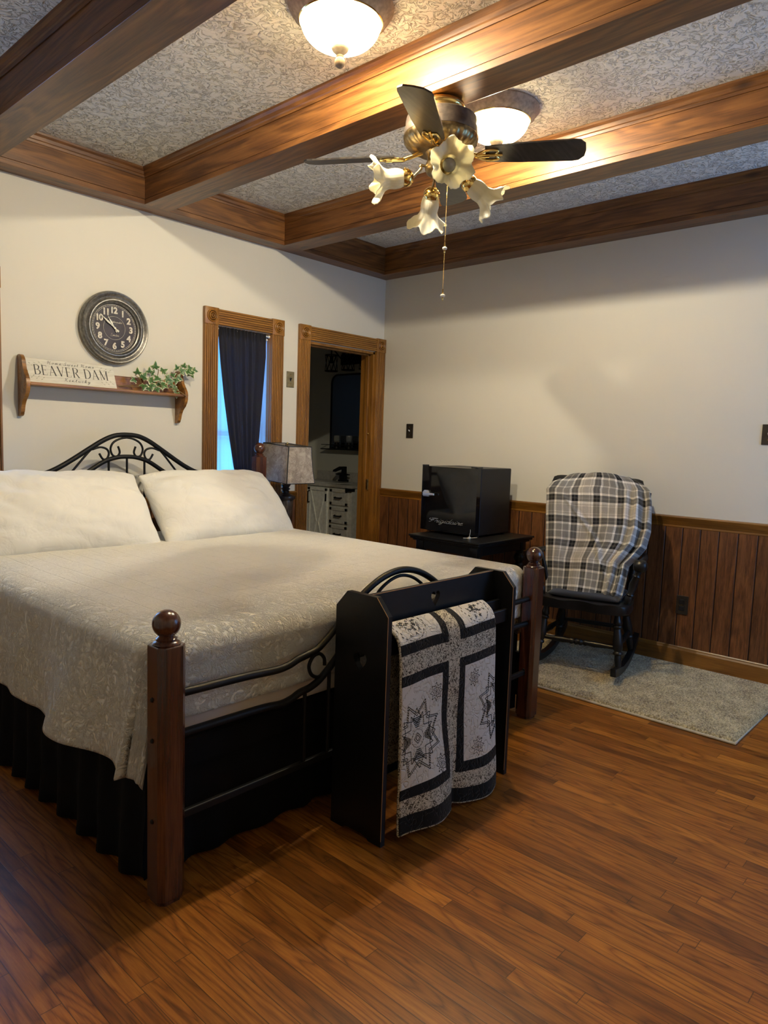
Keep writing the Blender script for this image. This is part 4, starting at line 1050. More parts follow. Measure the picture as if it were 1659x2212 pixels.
top('sheer_rod', bm, M_white, 'second white tension rod, lower and behind, carrying the sheer curtain', 'curtain rod', smooth=60)
bl = thing('window_blind', 'white slatted blind glowing blue behind the sheer curtain', 'blind', (-1.403, .087, .68))
bm = B()
for k in range(44):
    z = .70+k*.030; v = [bm.verts.new(p) for p in ((x0+.01, .096, z), (x1-.01, .096, z), (x1-.01, .078, z+.022), (x0+.01, .078, z+.022))]; bm.faces.new(v)
o = obj('slats', bm, M_sheer, bl); solid(o, .001)
bm = B(); box(bm, x0+.008, x1-.008, .076, .098, 1.985, 2.015, .002); obj('head_rail', bm, M_white, bl)

# ================================================================== switches and outlet
def plate(nm, label, cat, c, ax, mat, kind):
    t = thing(nm, label, cat, c)
    W_, H_ = .035, .057
    def bx(a0, a1, z0, z1, d0, d1, bev=.001):
        b = B()
        if ax == 1: box(b, c[0]+a0, c[0]+a1, -d1, -d0, c[2]+z0, c[2]+z1, bev)
        else: box(b, -d1, -d0, c[1]+a0, c[1]+a1, c[2]+z0, c[2]+z1, bev)
        return b
    o = .009 if kind == 'outlet' else 0
    pl = obj('cover_plate', bx(-W_, W_, -H_, H_, o, o+.006, .002), mat, t)
    MM = Matrix.Rotation(PI/2, 4, 'X') if ax == 1 else Matrix.Rotation(-PI/2, 4, 'Y')
    if kind == 'switch':
        obj('toggle_slot', bx(-.006, .006, -.012, .012, .0055, .0068, .0003), M_dark, t)
        b = B(); 
        if ax == 1: tube(b, [(c[0], -.006, c[2]-.001), (c[0], -.018, c[2]+.008)], [.0052, .0035], 8)
        else: tube(b, [(-.006, c[1], c[2]-.001), (-.018, c[1], c[2]+.008)], [.0052, .0035], 8)
        obj('toggle', b, M_white if ax == 0 else M_dark, t)
        for dz in (.030, -.030):
            b = B(); lathe(b, [(0, .0085), (.003, .008), (.004, .006), (.004, .0055)], (c[0], 0, c[2]+dz) if ax == 1 else (0, c[1], c[2]+dz), 12, M=MM); obj('screw', b, M_brass, t)
    else:
        for dz in (.020, -.020):
            so = obj('socket', bx(-.0165, .0165, dz-.014, dz+.014, .0145, .0165, .003), M_dark, t)
            b = bx(-.008, -.006, dz-.001, dz+.008, .0160, .0168, 0); q = bx(.006, .008, dz-.001, dz+.006, .0160, .0168, 0)
            sub('slot', b, M_black_paint, so); sub('slot', q, M_black_paint, so)
        b = B(); lathe(b, [(0, .017), (.003, .0165), (.0035, .0145)], (0, c[1], c[2]), 12, M=MM); obj('screw', b, M_brassdark, t)
    return t
M_plate_b = plain('antique_brass_plate', (.30, .25, .15), .35, .8, .5, 0, .12, 40)
M_plate_d = plain('dark_bronze_plate', (.055, .045, .035), .35, .6)
plate('light_switch', 'antique brass light switch plate between the window and the doorway', 'switch', (-.994, 0, 1.725), 1, M_plate_b, 'switch')
plate('light_switch', 'dark bronze light switch plate above the small black refrigerator', 'switch', (0, -.317, 1.391), 0, M_plate_d, 'switch')
plate('light_switch', 'dark switch plate cut off at the right edge of the photo', 'switch', (0, -2.938, 1.410), 0, M_plate_d, 'switch')
plate('power_outlet', 'dark power outlet on the wood panelling above the rug', 'outlet', (0, -2.545, .373), 0, M_plate_d, 'outlet')

# ================================================================== quilt rack
rk = thing('quilt_rack', 'black painted quilt rack with cut-out hearts standing at the foot of the bed', 'quilt rack', (-2.38, -2.478, 0))
rx0, rx1, ry0, ry1 = -2.752, -2.010, -2.594, -2.362
def heart(cx_, cy_, w_, h_, n=28):
    out = []
    for i in range(n):
        t = 2*PI*i/n; out.append((cx_+w_/2*(math.sin(t)**3), cy_+h_*((13*math.cos(t)-5*math.cos(2*t)-2*math.cos(3*t)-math.cos(4*t))/29+.08)))
    return out
def panel_outline(): return [(ry0, .105), (ry0, 0), (ry0+.055, 0), (ry0+.065, .008), (ry0+.085, .012), (ry1-.085, .012), (ry1-.065, .008), (ry1-.055, 0), (ry1, 0), (ry1, .755), (ry1-.050, .810), (ry0+.050, .810), (ry0, .755)]
for a, b in ((rx0, rx0+.020), (rx1-.020, rx1)):
    bm = B(); prism_hole(bm, panel_outline(), heart(-2.478, .585, .058, .066), 0, a, b)
    sp = obj('side_panel', bm, M_black_paint, rk)
    xs = a if a < -2.5 else b
    bm = B(); pts = [(a+.0006, ry0+.0002, .02), (a+.0006, ry0+.0002, .754), (a+.0006, ry0+.0495, .8095)]
    tube(bm, pts, .0013, 5); sub('worn_edge', bm, M_worn, sp)
bm = B(); prism_hole(bm, [(rx0+.019, .672), (rx1-.019, .672), (rx1-.019, .808), (rx0+.019, .808)], heart(-2.398, .748, .050, .058), 1, -2.502, -2.484)
bb = obj('top_board', bm, M_black_paint, rk)
bm = B(); tube(bm, [(rx0+.02, -2.5025, .8085), (-2.45, -2.5025, .8087), (-2.04, -2.5025, .8085)], .0012, 5); sub('worn_edge', bm, M_worn, bb)
for y, z in ((-2.565, .668), (-2.530, .700), (-2.425, .668)):
    bm = B(); box(bm, rx0+.019, rx1-.019, y-.008, y+.008, z-.05, z, .003); obj('hanging_rail', bm, M_black_paint, rk)
bm = B(); box(bm, rx0+.019, rx1-.019, -2.487, -2.469, .16, .26, .003); obj('lower_stretcher', bm, M_black_paint, rk)

# ================================================================== the quilt on the rack
def mat_print():
    t = NT('sprigged_print_cotton'); c = t.coord(); v = t.n('ShaderNodeTexNoise'); v.inputs['Scale'].default_value = 85; v.inputs['Detail'].default_value = 1; v.inputs['Distortion'].default_value = 1.4
    t.link(c, v.inputs['Vector']); r = t.math('ABSOLUTE', t.math('SUBTRACT', v.outputs[0], .5))
    t.base(t.ramp(r, [(.035, (.06, .048, .038)), (.060, (.52, .475, .39))])); t.set(.9, 0, .1); b = t.noise(c, 26, 2, .5); t.bump(b, .35, .012); return t.m
def mat_quiltcloth(name, col):
    t = NT(name); c = t.coord(); n = t.noise(c, 30, 2, .5, .6); r = t.math('ABSOLUTE', t.math('SUBTRACT', n, .5)); h = t.ramp(r, [(0, (0, 0, 0)), (.05, (1, 1, 1))])
    t.base(col); t.set(.9, 0, .12, sheen=.1); t.bump(h, .6, .006); return t.m
MQ = [mat_quiltcloth('white_quilt_cotton', (.60, .565, .52)), mat_quiltcloth('black_quilt_cotton', (.010, .010, .011)), mat_print()]
QX0, QX1 = -2.700, -2.150
# path of the cloth in (y, z), parameter = arc length from rear hem
QP = [(-2.520, .22), (-2.518, .40), (-2.518, .60), (-2.5205, .690), (-2.5305, .7085), (-2.548, .7035), (-2.568, .692), (-2.585, .676), (-2.598, .645), (-2.604, .58), (-2.606, .45), (-2.608, .30), (-2.610, .15), (-2.612, .030)]
QS = smooth_pts([(a, b, 0) for a, b in QP], 12); QL = [0]
for a, b in zip(QS, QS[1:]): QL.append(QL[-1]+(b-a).length)
def qpath(s):
    s = max(0, min(QL[-1]-1e-6, s))
    lo, hi = 0, len(QL)-1
    while hi-lo > 1:
        m_ = (lo+hi)//2
        if QL[m_] <= s: lo = m_
        else: hi = m_
    t = (s-QL[lo])/(QL[hi]-QL[lo]); p = QS[lo].lerp(QS[hi], t); d = (QS[hi]-QS[lo]).normalized(); return p.x, p.y, d
QTOP = QL[min(range(len(QS)), key=lambda i: abs(QS[i].x+2.5305)+abs(QS[i].y-.7085))]
QEND = QL[-1]
def Q(x, s, lift=0):
    y, z, d = qpath(s); n = Vector((d.y, -d.x))   # towards -y on the front
    front = sstep(QTOP, QTOP+.08, s)
    low = sstep(.45, .0, z)*front
    u = (x-QX0)/(QX1-QX0)
    # two soft lobes at the bottom with a valley at u ~ .53
    lobe = math.exp(-((u-.30)/.22)**2)*.058+math.exp(-((u-.82)/.20)**2)*.036-math.exp(-((u-.545)/.045)**2)*.020
    out = low*lobe+front*(.006*math.sin(u*9+z*3)+.004*nz(x*9, z*7))
    xx = x-low*.004*math.sin(u*6)+.004*nz(z*6, 9)*front
    zz = z+low*(.018*math.sin(u*5.2+.4)-.006)+(.010 if u > .55 else 0)*sstep(.10, 0, z)*front
    if z < .06: zz = max(zz, .012)
    return Vector((xx, y+n.x*lift-out, zz+n.y*lift))
colx = [(-2.700, -2.475, 0), (-2.475, -2.444, 1), (-2.444, -2.387, 2), (-2.387, -2.355, 1), (-2.355, -2.150, 0)]
def zrows(x):
    return [(.655, .622, 1), (.622, .556, 2), (.556, .522, 1), (.522, .182, 0), (.182, .146, 1), (.146, .090, 2), (.090, .010, 1)]
def qmi(a, b):
    x = QX0+a*(QX1-QX0); s = b*QEND; y, z, d = qpath(s)
    if s < QTOP: return 2 if z < .62 else 1
    ci = 0
    for p, q, m_ in colx:
        if p <= x < q: ci = m_
    inner = ci == 2
    if z > .655: return ci
    for z1, z0, m_ in zrows(x):
        if z0 < z <= z1:
            if m_ == 0: return ci
            if m_ == 1 and inner and z > .1: return 2
            return m_
    return 2
bm = B()
xs = sorted(set([round(QX0+(QX1-QX0)*i/76, 4) for i in range(77)] + [c[0] for c in colx]))
ss = [QEND*i/170 for i in range(171)]
zb_ = [.655, .622, .556, .522, .182, .146, .090]
for zt in zb_:
    lo, hi = QTOP, QEND
    for _ in range(40):
        mid = (lo+hi)/2
        if qpath(mid)[1] > zt: lo = mid
        else: hi = mid
    ss.append(lo)
ss = sorted(ss)
V = [[bm.verts.new(Q(x, s)) for x in xs] for s in ss]
for j in range(len(ss)-1):
    for i in range(len(xs)-1):
        f = bm.faces.new((V[j][i], V[j][i+1], V[j+1][i+1], V[j+1][i])); f.material_index = qmi(((xs[i]+xs[i+1])/2-QX0)/(QX1-QX0), (ss[j]+ss[j+1])/2/QEND)
ql = thing('quilt', 'black, cream and print patchwork quilt with embroidered stars folded over the quilt rack', 'quilt', (-2.42, -2.56, .70))
o = obj('quilt_cloth', bm, MQ, ql, smooth=180, recalc=True); solid(o, .010, 0)
bm = B(); tube(bm, [Q(x, QEND-.0005)+Vector((0, 0, -.001)) for x in xs], .0055, 8); tube(bm, [Q(QX0, QEND*i/80) for i in range(81)], .0045, 6); tube(bm, [Q(QX1, QEND*i/80) for i in range(81)], .0045, 6)
obj('binding', bm, MQ[2], ql, smooth=180)
def s_of_z(z):
    lo, hi = QTOP, QEND
    for _ in range(30):
        mid = (lo+hi)/2
        if qpath(mid)[1] > z: lo = mid
        else: hi = mid
    return lo
M_thread = plain('black_embroidery_thread', (.012, .012, .013), .7)
def stitch(bm, pts, r=.0015, closed=True, dash=.0075, lift=.0058):
    """dashed stitches on the quilt front; pts in (x, z)"""
    P = list(pts)+([pts[0]] if closed else [])
    for (xa, za), (xb, zb2) in zip(P, P[1:]):
        L = math.hypot(xb-xa, zb2-za); n = max(1, int(L/dash))
        for i in range(n):
            t0, t1 = (i+.06)/n, (i+.74)/n
            a = (xa+(xb-xa)*t0, za+(zb2-za)*t0); b = (xa+(xb-xa)*t1, za+(zb2-za)*t1)
            if not (QX0+.003 < a[0] < QX1-.003 and QX0+.003 < b[0] < QX1-.003): continue
            tube(bm, [Q(a[0], s_of_z(a[1]), lift), Q(b[0], s_of_z(b[1]), lift)], r, 4)
def starpts(cx_, cz_, r1, r2, n=8, ph=0): return [(cx_+(r1 if k % 2 == 0 else r2)*math.sin(PI*k/n+ph), cz_+(r1 if k % 2 == 0 else r2)*math.cos(PI*k/n+ph)) for k in range(2*n)]
def medallion(cx_, cz_):
    bm = B()
    for r1, r2 in ((.128, .082), (.118, .074)): stitch(bm, starpts(cx_, cz_, r1, r2, 8, PI/8))
    stitch(bm, starpts(cx_, cz_, .100, .066, 8, 0)); stitch(bm, starpts(cx_, cz_, .086, .050, 8, PI/8), dash=.006)
    for k in range(4):
        a = k*PI/2; u = (math.sin(a), math.cos(a)); n = (u[1], -u[0])
        for q in range(6):
            r = .038+.006*q; wd = .010+.0035*q; 
            stitch(bm, [(cx_+u[0]*r-n[0]*wd, cz_+u[1]*r-n[1]*wd), (cx_+u[0]*r+n[0]*wd, cz_+u[1]*r+n[1]*wd)], .0019, False, .0048)
    for rr in (.018, .010): stitch(bm, [(cx_, cz_+rr), (cx_+rr, cz_), (cx_, cz_-rr), (cx_-rr, cz_)], .0012, True, .0045)
    stitch(bm, starpts(cx_, cz_, .030, .030, 10), .0008, True, .006)
    return bm
def sstar(cx_, cz_, r=.034):
    bm = B(); stitch(bm, starpts(cx_, cz_, r, r*.58, 8), .0010, True, .006); stitch(bm, starpts(cx_, cz_, r*.55, r*.35, 8), .0009, True, .005)
    for k in range(4):
        a = PI*k/4; stitch(bm, [(cx_-r*.3*math.sin(a), cz_-r*.3*math.cos(a)), (cx_+r*.3*math.sin(a), cz_+r*.3*math.cos(a))], .0008, False, .006)
    return bm
for c in ((-2.618, .335), (-2.150, .340)): obj('star_medallion', medallion(*c), M_thread, ql)
for c in ((-2.508, .462), (-2.500, .215), (-2.298, .466), (-2.284, .222)): obj('embroidered_star', sstar(*c), M_thread, ql)
def wreath(cx_, s0):
    bm = B(); random.seed(int(-cx_*1000))
    def seg(a, b, r=.0011):
        if QX0+.004 < min(a[0], b[0]) and max(a[0], b[0]) < QX1-.004: tube(bm, [Q(a[0], a[1], .0058), Q((a[0]+b[0])/2, (a[1]+b[1])/2, .0058), Q(b[0], b[1], .0058)], r, 4)
    N = 26
    for k in range(N):
        a0, a1 = 2*PI*k/N, 2*PI*(k+.6)/N; R1 = .072+.006*math.sin(k*2.1)
        seg((cx_+R1*math.cos(a0), s0+.052*math.sin(a0)), (cx_+R1*math.cos(a1), s0+.052*math.sin(a1)))
    for k in range(34):
        a = random.uniform(0, 2*PI); r = random.uniform(.1, .8); px_, py_ = cx_+.066*r*math.cos(a), s0+.046*r*math.sin(a); b = random.uniform(0, 2*PI)
        seg((px_, py_), (px_+.013*math.cos(b), py_+.010*math.sin(b)), .0009); seg((px_, py_), (px_+.010*math.cos(b+1), py_+.008*math.sin(b+1)), .0009)
    return bm
for c in (-2.615, -2.245): obj('embroidered_wreath', wreath(c, QTOP+.035), M_thread, ql)

# ================================================================== black table and refrigerator
TZ = .690
tb = thing('side_table', 'black wooden side table with moulded top and turned legs against the panelling', 'table', (-.45, -1.30, 0))
tx0, tx1, ty0, ty1 = -.765, -.100, -1.560, -.985
M_tblack = plain('black_table_paint', (.008, .0075, .0075), .36, 0, .35)
bm = B(); box(bm, tx0, tx1, ty0, ty1, TZ-.014, TZ, .004); box(bm, tx0+.008, tx1-.008, ty0+.008, ty1-.008, TZ-.028, TZ-.013, .005); box(bm, tx0+.022, tx1-.022, ty0+.022, ty1-.022, TZ-.040, TZ-.027, .004)
obj('table_top', bm, M_tblack, tb)
bm = B()
for a, b, c, d in ((tx0+.045, tx0+.063, ty0+.05, ty1-.05), (tx1-.063, tx1-.045, ty0+.05, ty1-.05), (tx0+.05, tx1-.05, ty0+.045, ty0+.063), (tx0+.05, tx1-.05, ty1-.063, ty1-.045)): box(bm, a, b, c, d, TZ-.095, TZ-.038, .002)
obj('apron', bm, M_tblack, tb)
bm = B(); box(bm, tx0+.07, tx1-.07, ty0+.07, ty1-.07, .14, .165, .004); obj('lower_shelf', bm, M_tblack, tb)
for x in (tx0+.070, tx1-.070):
    for y in (ty0+.070, ty1-.070):
        bm = B(); box(bm, x-.030, x+.030, y-.030, y+.030, TZ-.10, TZ-.039, .003)
        lathe(bm, [(.024, TZ-.100), (.030, TZ-.106), (.024, TZ-.114), (.022, TZ-.120), (.034, TZ-.134), (.039, TZ-.150), (.036, TZ-.166), (.024, TZ-.178), (.021, TZ-.186), (.029, TZ-.194), (.031, TZ-.204), (.027, TZ-.22), (.030, TZ-.30), (.033, TZ-.38), (.026, TZ-.42), (.020, TZ-.44), (.030, TZ-.455), (.024, TZ-.47)], (x, y, 0), 24)
        box(bm, x-.028, x+.028, y-.028, y+.028, .12, .225, .003); lathe(bm, [(.022, .12), (.030, .10), (.034, .07), (.026, .035), (.018, .015), (.020, 0)], (x, y, 0), 20)
        obj('leg', bm, M_tblack, tb, smooth=40)
fr = thing('mini_refrigerator', 'small black retro refrigerator with chrome latch handle standing on the black table', 'refrigerator', (-.40, -1.18, TZ))
qx, qy0, qy1, qz0, qz1 = -.585, -1.397, -.938, TZ+.010, 1.146
bm = B(); box(bm, qx+.055, -.170, qy0+.004, qy1-.004, qz0, qz1-.002, .006); obj('cabinet', bm, M_fridge, fr)
bm = B(); box(bm, qx+.045, qx+.057, qy0+.012, qy1-.012, qz0+.012, qz1-.012); obj('door_gasket', bm, M_dark, fr)
bm = B()
# gently bowed glossy door
def doorp(a, b, d=0):
    y = qy0+a*(qy1-qy0); z = qz0+.006+b*(qz1-qz0-.008); return (qx+.004-.004*(1-(2*a-1)**2)+d, y, z)
V = [[bm.verts.new(doorp(i/16, j/2)) for i in range(17)] for j in range(3)]
for j in range(2):
    for i in range(16): bm.faces.new((V[j][i], V[j][i+1], V[j+1][i+1], V[j+1][i]))
Bk = [bm.verts.new((qx+.045, y, z)) for y, z in ((qy0, qz0+.006), (qy1, qz0+.006), (qy1, qz1-.002), (qy0, qz1-.002))]
bm.faces.new(Bk); bm.faces.new([V[0][i] for i in range(17)]+[Bk[1], Bk[0]]); bm.faces.new([V[2][i] for i in range(17)]+[Bk[2], Bk[3]])
bm.faces.new([V[j][0] for j in range(3)]+[Bk[3], Bk[0]]); bm.faces.new([V[j][16] for j in range(3)]+[Bk[2], Bk[1]])
bmesh.ops.bevel(bm, geom=[e for e in bm.edges if e.calc_face_angle(0) > .8], offset=.004, segments=3, profile=.5, affect='EDGES')
door = obj('door', bm, M_gloss, fr, smooth=30)
bm = B(); box(bm, qx-.001, qx+.062, qy0-.003, qy0+.050, qz1-.001, qz1+.009, .003); obj('hinge_cover', bm, M_dark, fr)
bm = B(); box(bm, qx+.001, qx+.05, qy1-.022, qy1+.001, qz1-.003, qz1+.006, .003); obj('hinge_cover', bm, M_dark, fr)
hz = .955
bm = B(); prism(bm, [(-.965+.004, hz-.020), (-.965-.045, hz-.020), (-.965-.050, hz+.014), (-.965-.038, hz+.024), (-.965-.006, hz+.024), (-.965+.004, hz+.014)], 0, qx-.010, qx+.001, bev=.002)
prism(bm, [(-.972, hz-.013), (-1.070, hz-.008), (-1.070, hz+.006), (-.972, hz+.012)], 0, qx-.030, qx-.018, bev=.003); box(bm, qx-.026, qx-.002, -1.000, -.975, hz-.010, hz+.010, .002)
sub('latch_handle', bm, M_chrome, door)
bm = B(); em = .040; wd = cur_w('Frigidaire', em, -.02)
cursive(bm, 'Frigidaire', lambda x, y: (qx-.0012-.0, -1.005-x*(.290/wd), .765+y*.9), em, .0016, slant=.35, spc=-.02)
sub('lettering', bm, M_silver, door)
for x in (qx+.07, -.20):
    for y in (qy0+.03, qy1-.03):
        bm = B(); lathe(bm, [(.014, TZ), (.015, TZ+.011)], (x, y, 0), 12); obj('foot', bm, M_dark, fr)
bm = B(); tube(bm, [(-.655, -1.36, TZ+.004), (-.640, -1.395, TZ+.006), (-.63, -1.45, TZ+.016)], .0022, 5); tube(bm, [(-.640, -1.395, TZ+.006), (-.628, -1.395, TZ+.045), (-.622, -1.390, TZ+.060)], .0012, 5); box(bm, -.650, -.632, -1.405, -1.390, TZ+.001, TZ+.014, .002)
top('cable_tie', bm, M_white, 'bit of white plastic tie lying on the table at the corner of the small refrigerator', 'cable tie', origin=(-.64, -1.395, TZ))

# ================================================================== rug
def mat_rug():
    t = NT('beige_pile'); n = t.noise(t.coord(), 110, 3, .8); n2 = t.noise(t.coord(), 12, 4, .6)
    f = t.math('ADD', t.math('MULTIPLY', n, .75), t.math('MULTIPLY', n2, .25))
    t.base(t.ramp(f, [(.40, (.14, .098, .044)), (.5, (.36, .285, .150)), (.60, (.64, .54, .32))])); t.set(.95, 0, .05, sheen=.3); t.bump(f, 1, .012); return t.m
M_rug = mat_rug(); M_bind = plain('rug_binding', (.50, .46, .37), .85)
rgx0, rgx1, rgy0, rgy1 = -1.028, -.035, -3.165, -1.62
rg = thing('shag_rug', 'beige shag rug with pale bound edge lying under the rocking chair', 'rug', ((rgx0+rgx1)/2, (rgy0+rgy1)/2, 0))
bm = B()
def rgf(a, b):
    x = rgx0+a*(rgx1-rgx0); y = rgy0+b*(rgy1-rgy0); e = min(x-rgx0, rgx1-x, y-rgy0, rgy1-y)
    return (x+.003*nz(x*80, y*80, 1), y+.003*nz(x*80, y*80, 2), .004+.016*sstep(0, .025, e)+.0055*nz(x*70, y*70)*sstep(0, .03, e)+.003*nz(x*190, y*190))
grid(bm, 220, 320, rgf); V_ = len(bm.verts)
o = obj('pile', bm, M_rug, rg, smooth=180)
bm = B(); tube(bm, [(rgx0, rgy0, .007), (rgx1, rgy0, .007), (rgx1, rgy1, .007), (rgx0, rgy1, .007)], .0065, 8, closed=True); box(bm, rgx0, rgx1, rgy0, rgy1, .0005, .004)
obj('bound_edge', bm, M_bind, rg)

# ================================================================== rocking chair (local frame: x = forward, y = chair's left, z up)
RZ = .026
ch = thing('rocking_chair', 'black wooden rocking chair with turned legs standing on the beige rug', 'chair', (-.445, -2.150, RZ), math.radians(180+14))
M_cb = M_tblack
def co(name, bm, mt=M_cb, smooth=50): return obj(name, bm, mt, ch, world=False, smooth=smooth)
bm = B(); so = smooth_pts([(.255, -.20, 0), (.262, -.10, 0), (.248, 0, 0), (.262, .10, 0), (.255, .20, 0), (.22, .255, 0), (.05, .262, 0), (-.15, .225, 0), (-.21, .18, 0), (-.22, 0, 0), (-.21, -.18, 0), (-.15, -.225, 0), (.05, -.262, 0), (.22, -.255, 0)], 5, True)
prism(bm, [(p.x, p.y) for p in so], 2, .355, .395, bev=.010)
for v in bm.verts:
    if v.co.z > .38: v.co.z += .016*sstep(.0, .24, v.co.x)*(.4+.6*abs(math.cos(v.co.y*16)))+.01*sstep(0, .2, -v.co.x)
co('seat', bm)
M_cushion = cloth('black_chair_cushion', (.016, .016, .018), 200)
bm = B()
def cus(sg):
    def f(a, b):
        u, v = 2*a-1, 2*b-1; e = max(0, (1-abs(u)**4))**.5*max(0, (1-abs(v)**4))**.5
        return (.015+.195*v, .205*u, .423+sg*.020*e)
    return f
grid(bm, 24, 24, cus(1)); grid(bm, 24, 24, cus(-1)); bmesh.ops.remove_doubles(bm, verts=bm.verts[:], dist=.001)
bm2 = bm
def turned(bm, p, q, prof, n=16):
    p, q = Vector(p), Vector(q); d = (q-p); L = d.length; d.normalize(); u, v = frame_at(p, d); M = Matrix.Identity(4)
    for i in range(3): M[i][0] = u[i]; M[i][1] = v[i]; M[i][2] = d[i]
    lathe(bm, [(r, t*L) for t, r in prof], p, n, M=M)
LEG = [(0, .016), (.08, .017), (.16, .022), (.20, .025), (.23, .019), (.25, .026), (.28, .026), (.30, .019), (.40, .024), (.55, .029), (.66, .026), (.70, .019), (.72, .026), (.75, .026), (.77, .018), (.85, .020), (1, .016)]
for y, s in ((-.20, -1), (.20, 1)):
    bm = B(); turned(bm, (.185, y, .360), (.235, y+.030*s, .055), LEG); co('leg', bm)
    bm = B(); turned(bm, (-.150, y*.9, .360), (-.205, y+.025*s, .060), LEG); co('leg', bm)
    # rocker
    bm = B(); yy = y+.030*s; top_, bot_ = [], []
    for i in range(25):
        t = -1+2*i/24; x = .0+.40*t-.02; z = .0+.085*t*t*(1.0 if t < 0 else .55); top_.append((x, z+.034+(.010 if abs(t) > .5 else .004))); bot_.append((x, z))
    prism(bm, top_+bot_[::-1], 1, yy-.016, yy+.016, bev=.004)
    co('rocker', bm)
    bm = B(); turned(bm, (.215, y+.018*s, .175), (-.183, y+.015*s, .175), [(0, .010), (.2, .012), (.42, .017), (.46, .012), (.5, .019), (.54, .012), (.58, .017), (.8, .012), (1, .010)], 12); co('side_stretcher', bm)
bm = B(); turned(bm, (.215, -.22, .165), (.215, .22, .165), [(0, .010), (.15, .013), (.30, .018), (.38, .014), (.41, .019), (.44, .013), (.47, .020), (.5, .014), (.53, .020), (.56, .013), (.59, .019), (.62, .014), (.70, .018), (.85, .013), (1, .010)], 14); co('front_stretcher', bm)
bm = B(); turned(bm, (-.19, -.20, .19), (-.19, .20, .19), [(0, .010), (.3, .014), (.7, .014), (1, .010)], 12); co('rear_stretcher', bm)
for y, s in ((-.21, -1), (.21, 1)):
    bm = B(); turned(bm, (-.165, y*.93, .39), (-.232, y*1.27, 1.02), [(0, .015), (.06, .018), (.12, .023), (.16, .017), (.20, .024), (.24, .018), (.4, .022), (.6, .019), (.8, .017), (1, .014)]); co('back_post', bm)
    # arm with a scrolled front end
    ya = .300*s; bm = B(); w0, w1 = .022, .030
    pts = [(-.235, .265*s, .640), (-.12, .285*s, .645), (.02, .300*s, .650), (.12, .305*s, .655), (.18, .305*s, .652)]
    tube(bm, smooth_pts(pts, 5), [.017]*5*4+[.017], 12)
    lathe(bm, [(0, -.036), (.020, -.035), (.033, -.026), (.036, 0), (.033, .026), (.020, .035), (0, .036)], (.195, .305*s, .638), 24, M=Matrix.Rotation(PI/2, 4, 'X')); co('arm', bm)
    bm = B(); turned(bm, (.150, .235*s, .385), (.165, .300*s, .635), [(0, .013), (.12, .016), (.22, .023), (.28, .016), (.32, .024), (.36, .017), (.55, .024), (.72, .017), (.76, .023), (.80, .016), (.9, .020), (1, .014)]); co('arm_post', bm)
    for k, xx in enumerate((-.06, .04)):
        bm = B(); turned(bm, (xx, .225*s, .39), (xx+.01, .287*s, .64), [(0, .009), (.4, .013), (.5, .009), (.6, .013), (1, .009)], 10); co('arm_spindle', bm)
for k in range(7):
    y = -.165+.055*k; bm = B(); turned(bm, (-.185, y*.95, .39), (-.238, y*1.25, 1.02), [(0, .008), (.2, .011), (.5, .008), (.8, .011), (1, .008)], 10); co('back_spindle', bm)
bm = B(); top_, bot_ = [], []
for i in range(29):
    t = -1+2*i/28; top_.append((.290*t-.045, 1.115-.050*abs(t)**4+.012*math.cos(t*PI*2)-(.05 if abs(t) > .97 else 0))); bot_.append((.290*t-.045, .985+.020*math.cos(t*PI)-.0))
prism(bm, top_+bot_[::-1], 0, -.258, -.230, bev=.006); bmesh.ops.rotate(bm, verts=bm.verts[:], cent=(-.244, 0, 1.05), matrix=Matrix.Rotation(math.radians(-10), 3, 'Y')); co('crest_rail', bm)
# cushion: a thing of its own on the seat
cush = obj('seat_cushion', bm2, M_cushion, None, world=False, smooth=180); cush.matrix_world = ch.matrix_basis.copy(); cush.location = ch.location; cush.rotation_euler = ch.rotation_euler
tag(cush, 'black seat cushion on the rocking chair, under the plaid blanket', 'cushion')

# plaid blanket: hangs over the chair back down to the seat
def mat_plaid():
    t = NT('plaid_fleece'); uvn = t.n('ShaderNodeUVMap'); uvn.uv_map = 'UVMap'; u, v, _ = t.sep(uvn.outputs[0])
    fz = t.noise(t.coord(), 350, 3, .7)
    P_ = .29
    def bands(q, ofs):
        f = t.math('FRACT', t.math('DIVIDE', t.math('ADD', q, ofs), P_))
        # 0-.17 dark stripe (black/grey double); .17-.21 white; grey block .21-.50 ; white thin ; pale block
        return t.ramp(f, [(0, (.02, .02, .02)), (.055, (.11, .105, .10)), (.085, (.02, .02, .02)), (.14, (.85, .82, .77)), (.185, (.30, .29, .275)), (.315, (.70, .67, .62)), (.345, (.30, .29, .275)), (.475, (.85, .82, .77)), (.52, (.02, .02, .02)), (.575, (.11, .105, .10)), (.605, (.02, .02, .02)), (.66, (.85, .82, .77)), (.71, (.55, .51, .46)), (.74, (.80, .76, .70)), (.76, (.55, .51, .46)), (.90, (.80, .76, .70)), (.92, (.55, .51, .46)), (.955, (.85, .82, .77))], 'CONSTANT')
    a, b = bands(u, .02), bands(v, .035)
    g = t.n('ShaderNodeMix', data_type='RGBA', blend_type='MIX'); g.inputs[0].default_value = .5; t.link(a, g.inputs[6]); t.link(b, g.inputs[7])
    mn = t.mix(1.0, a, b, 'MULTIPLY'); col = t.mix(.35, g.outputs[2], mn)
    sp = t.ramp(fz, [(.3, (.72, .72, .72)), (.65, (1.12, 1.1, 1.08))]); t.base(t.mix(1, col, sp, 'MULTIPLY')); t.set(.95, 0, .05, sheen=.35); t.bump(fz, .35, .003); return t.m
M_plaid = mat_plaid()
A_ = Vector((.240, -.971, 0)); P0 = Vector((-.24, -2.08, 1.10)); P1 = Vector((-.52, -2.15, .45)); D_ = (P1-P0).normalized(); N_ = A_.cross(D_).normalized()
if N_.x > 0: N_ = -N_
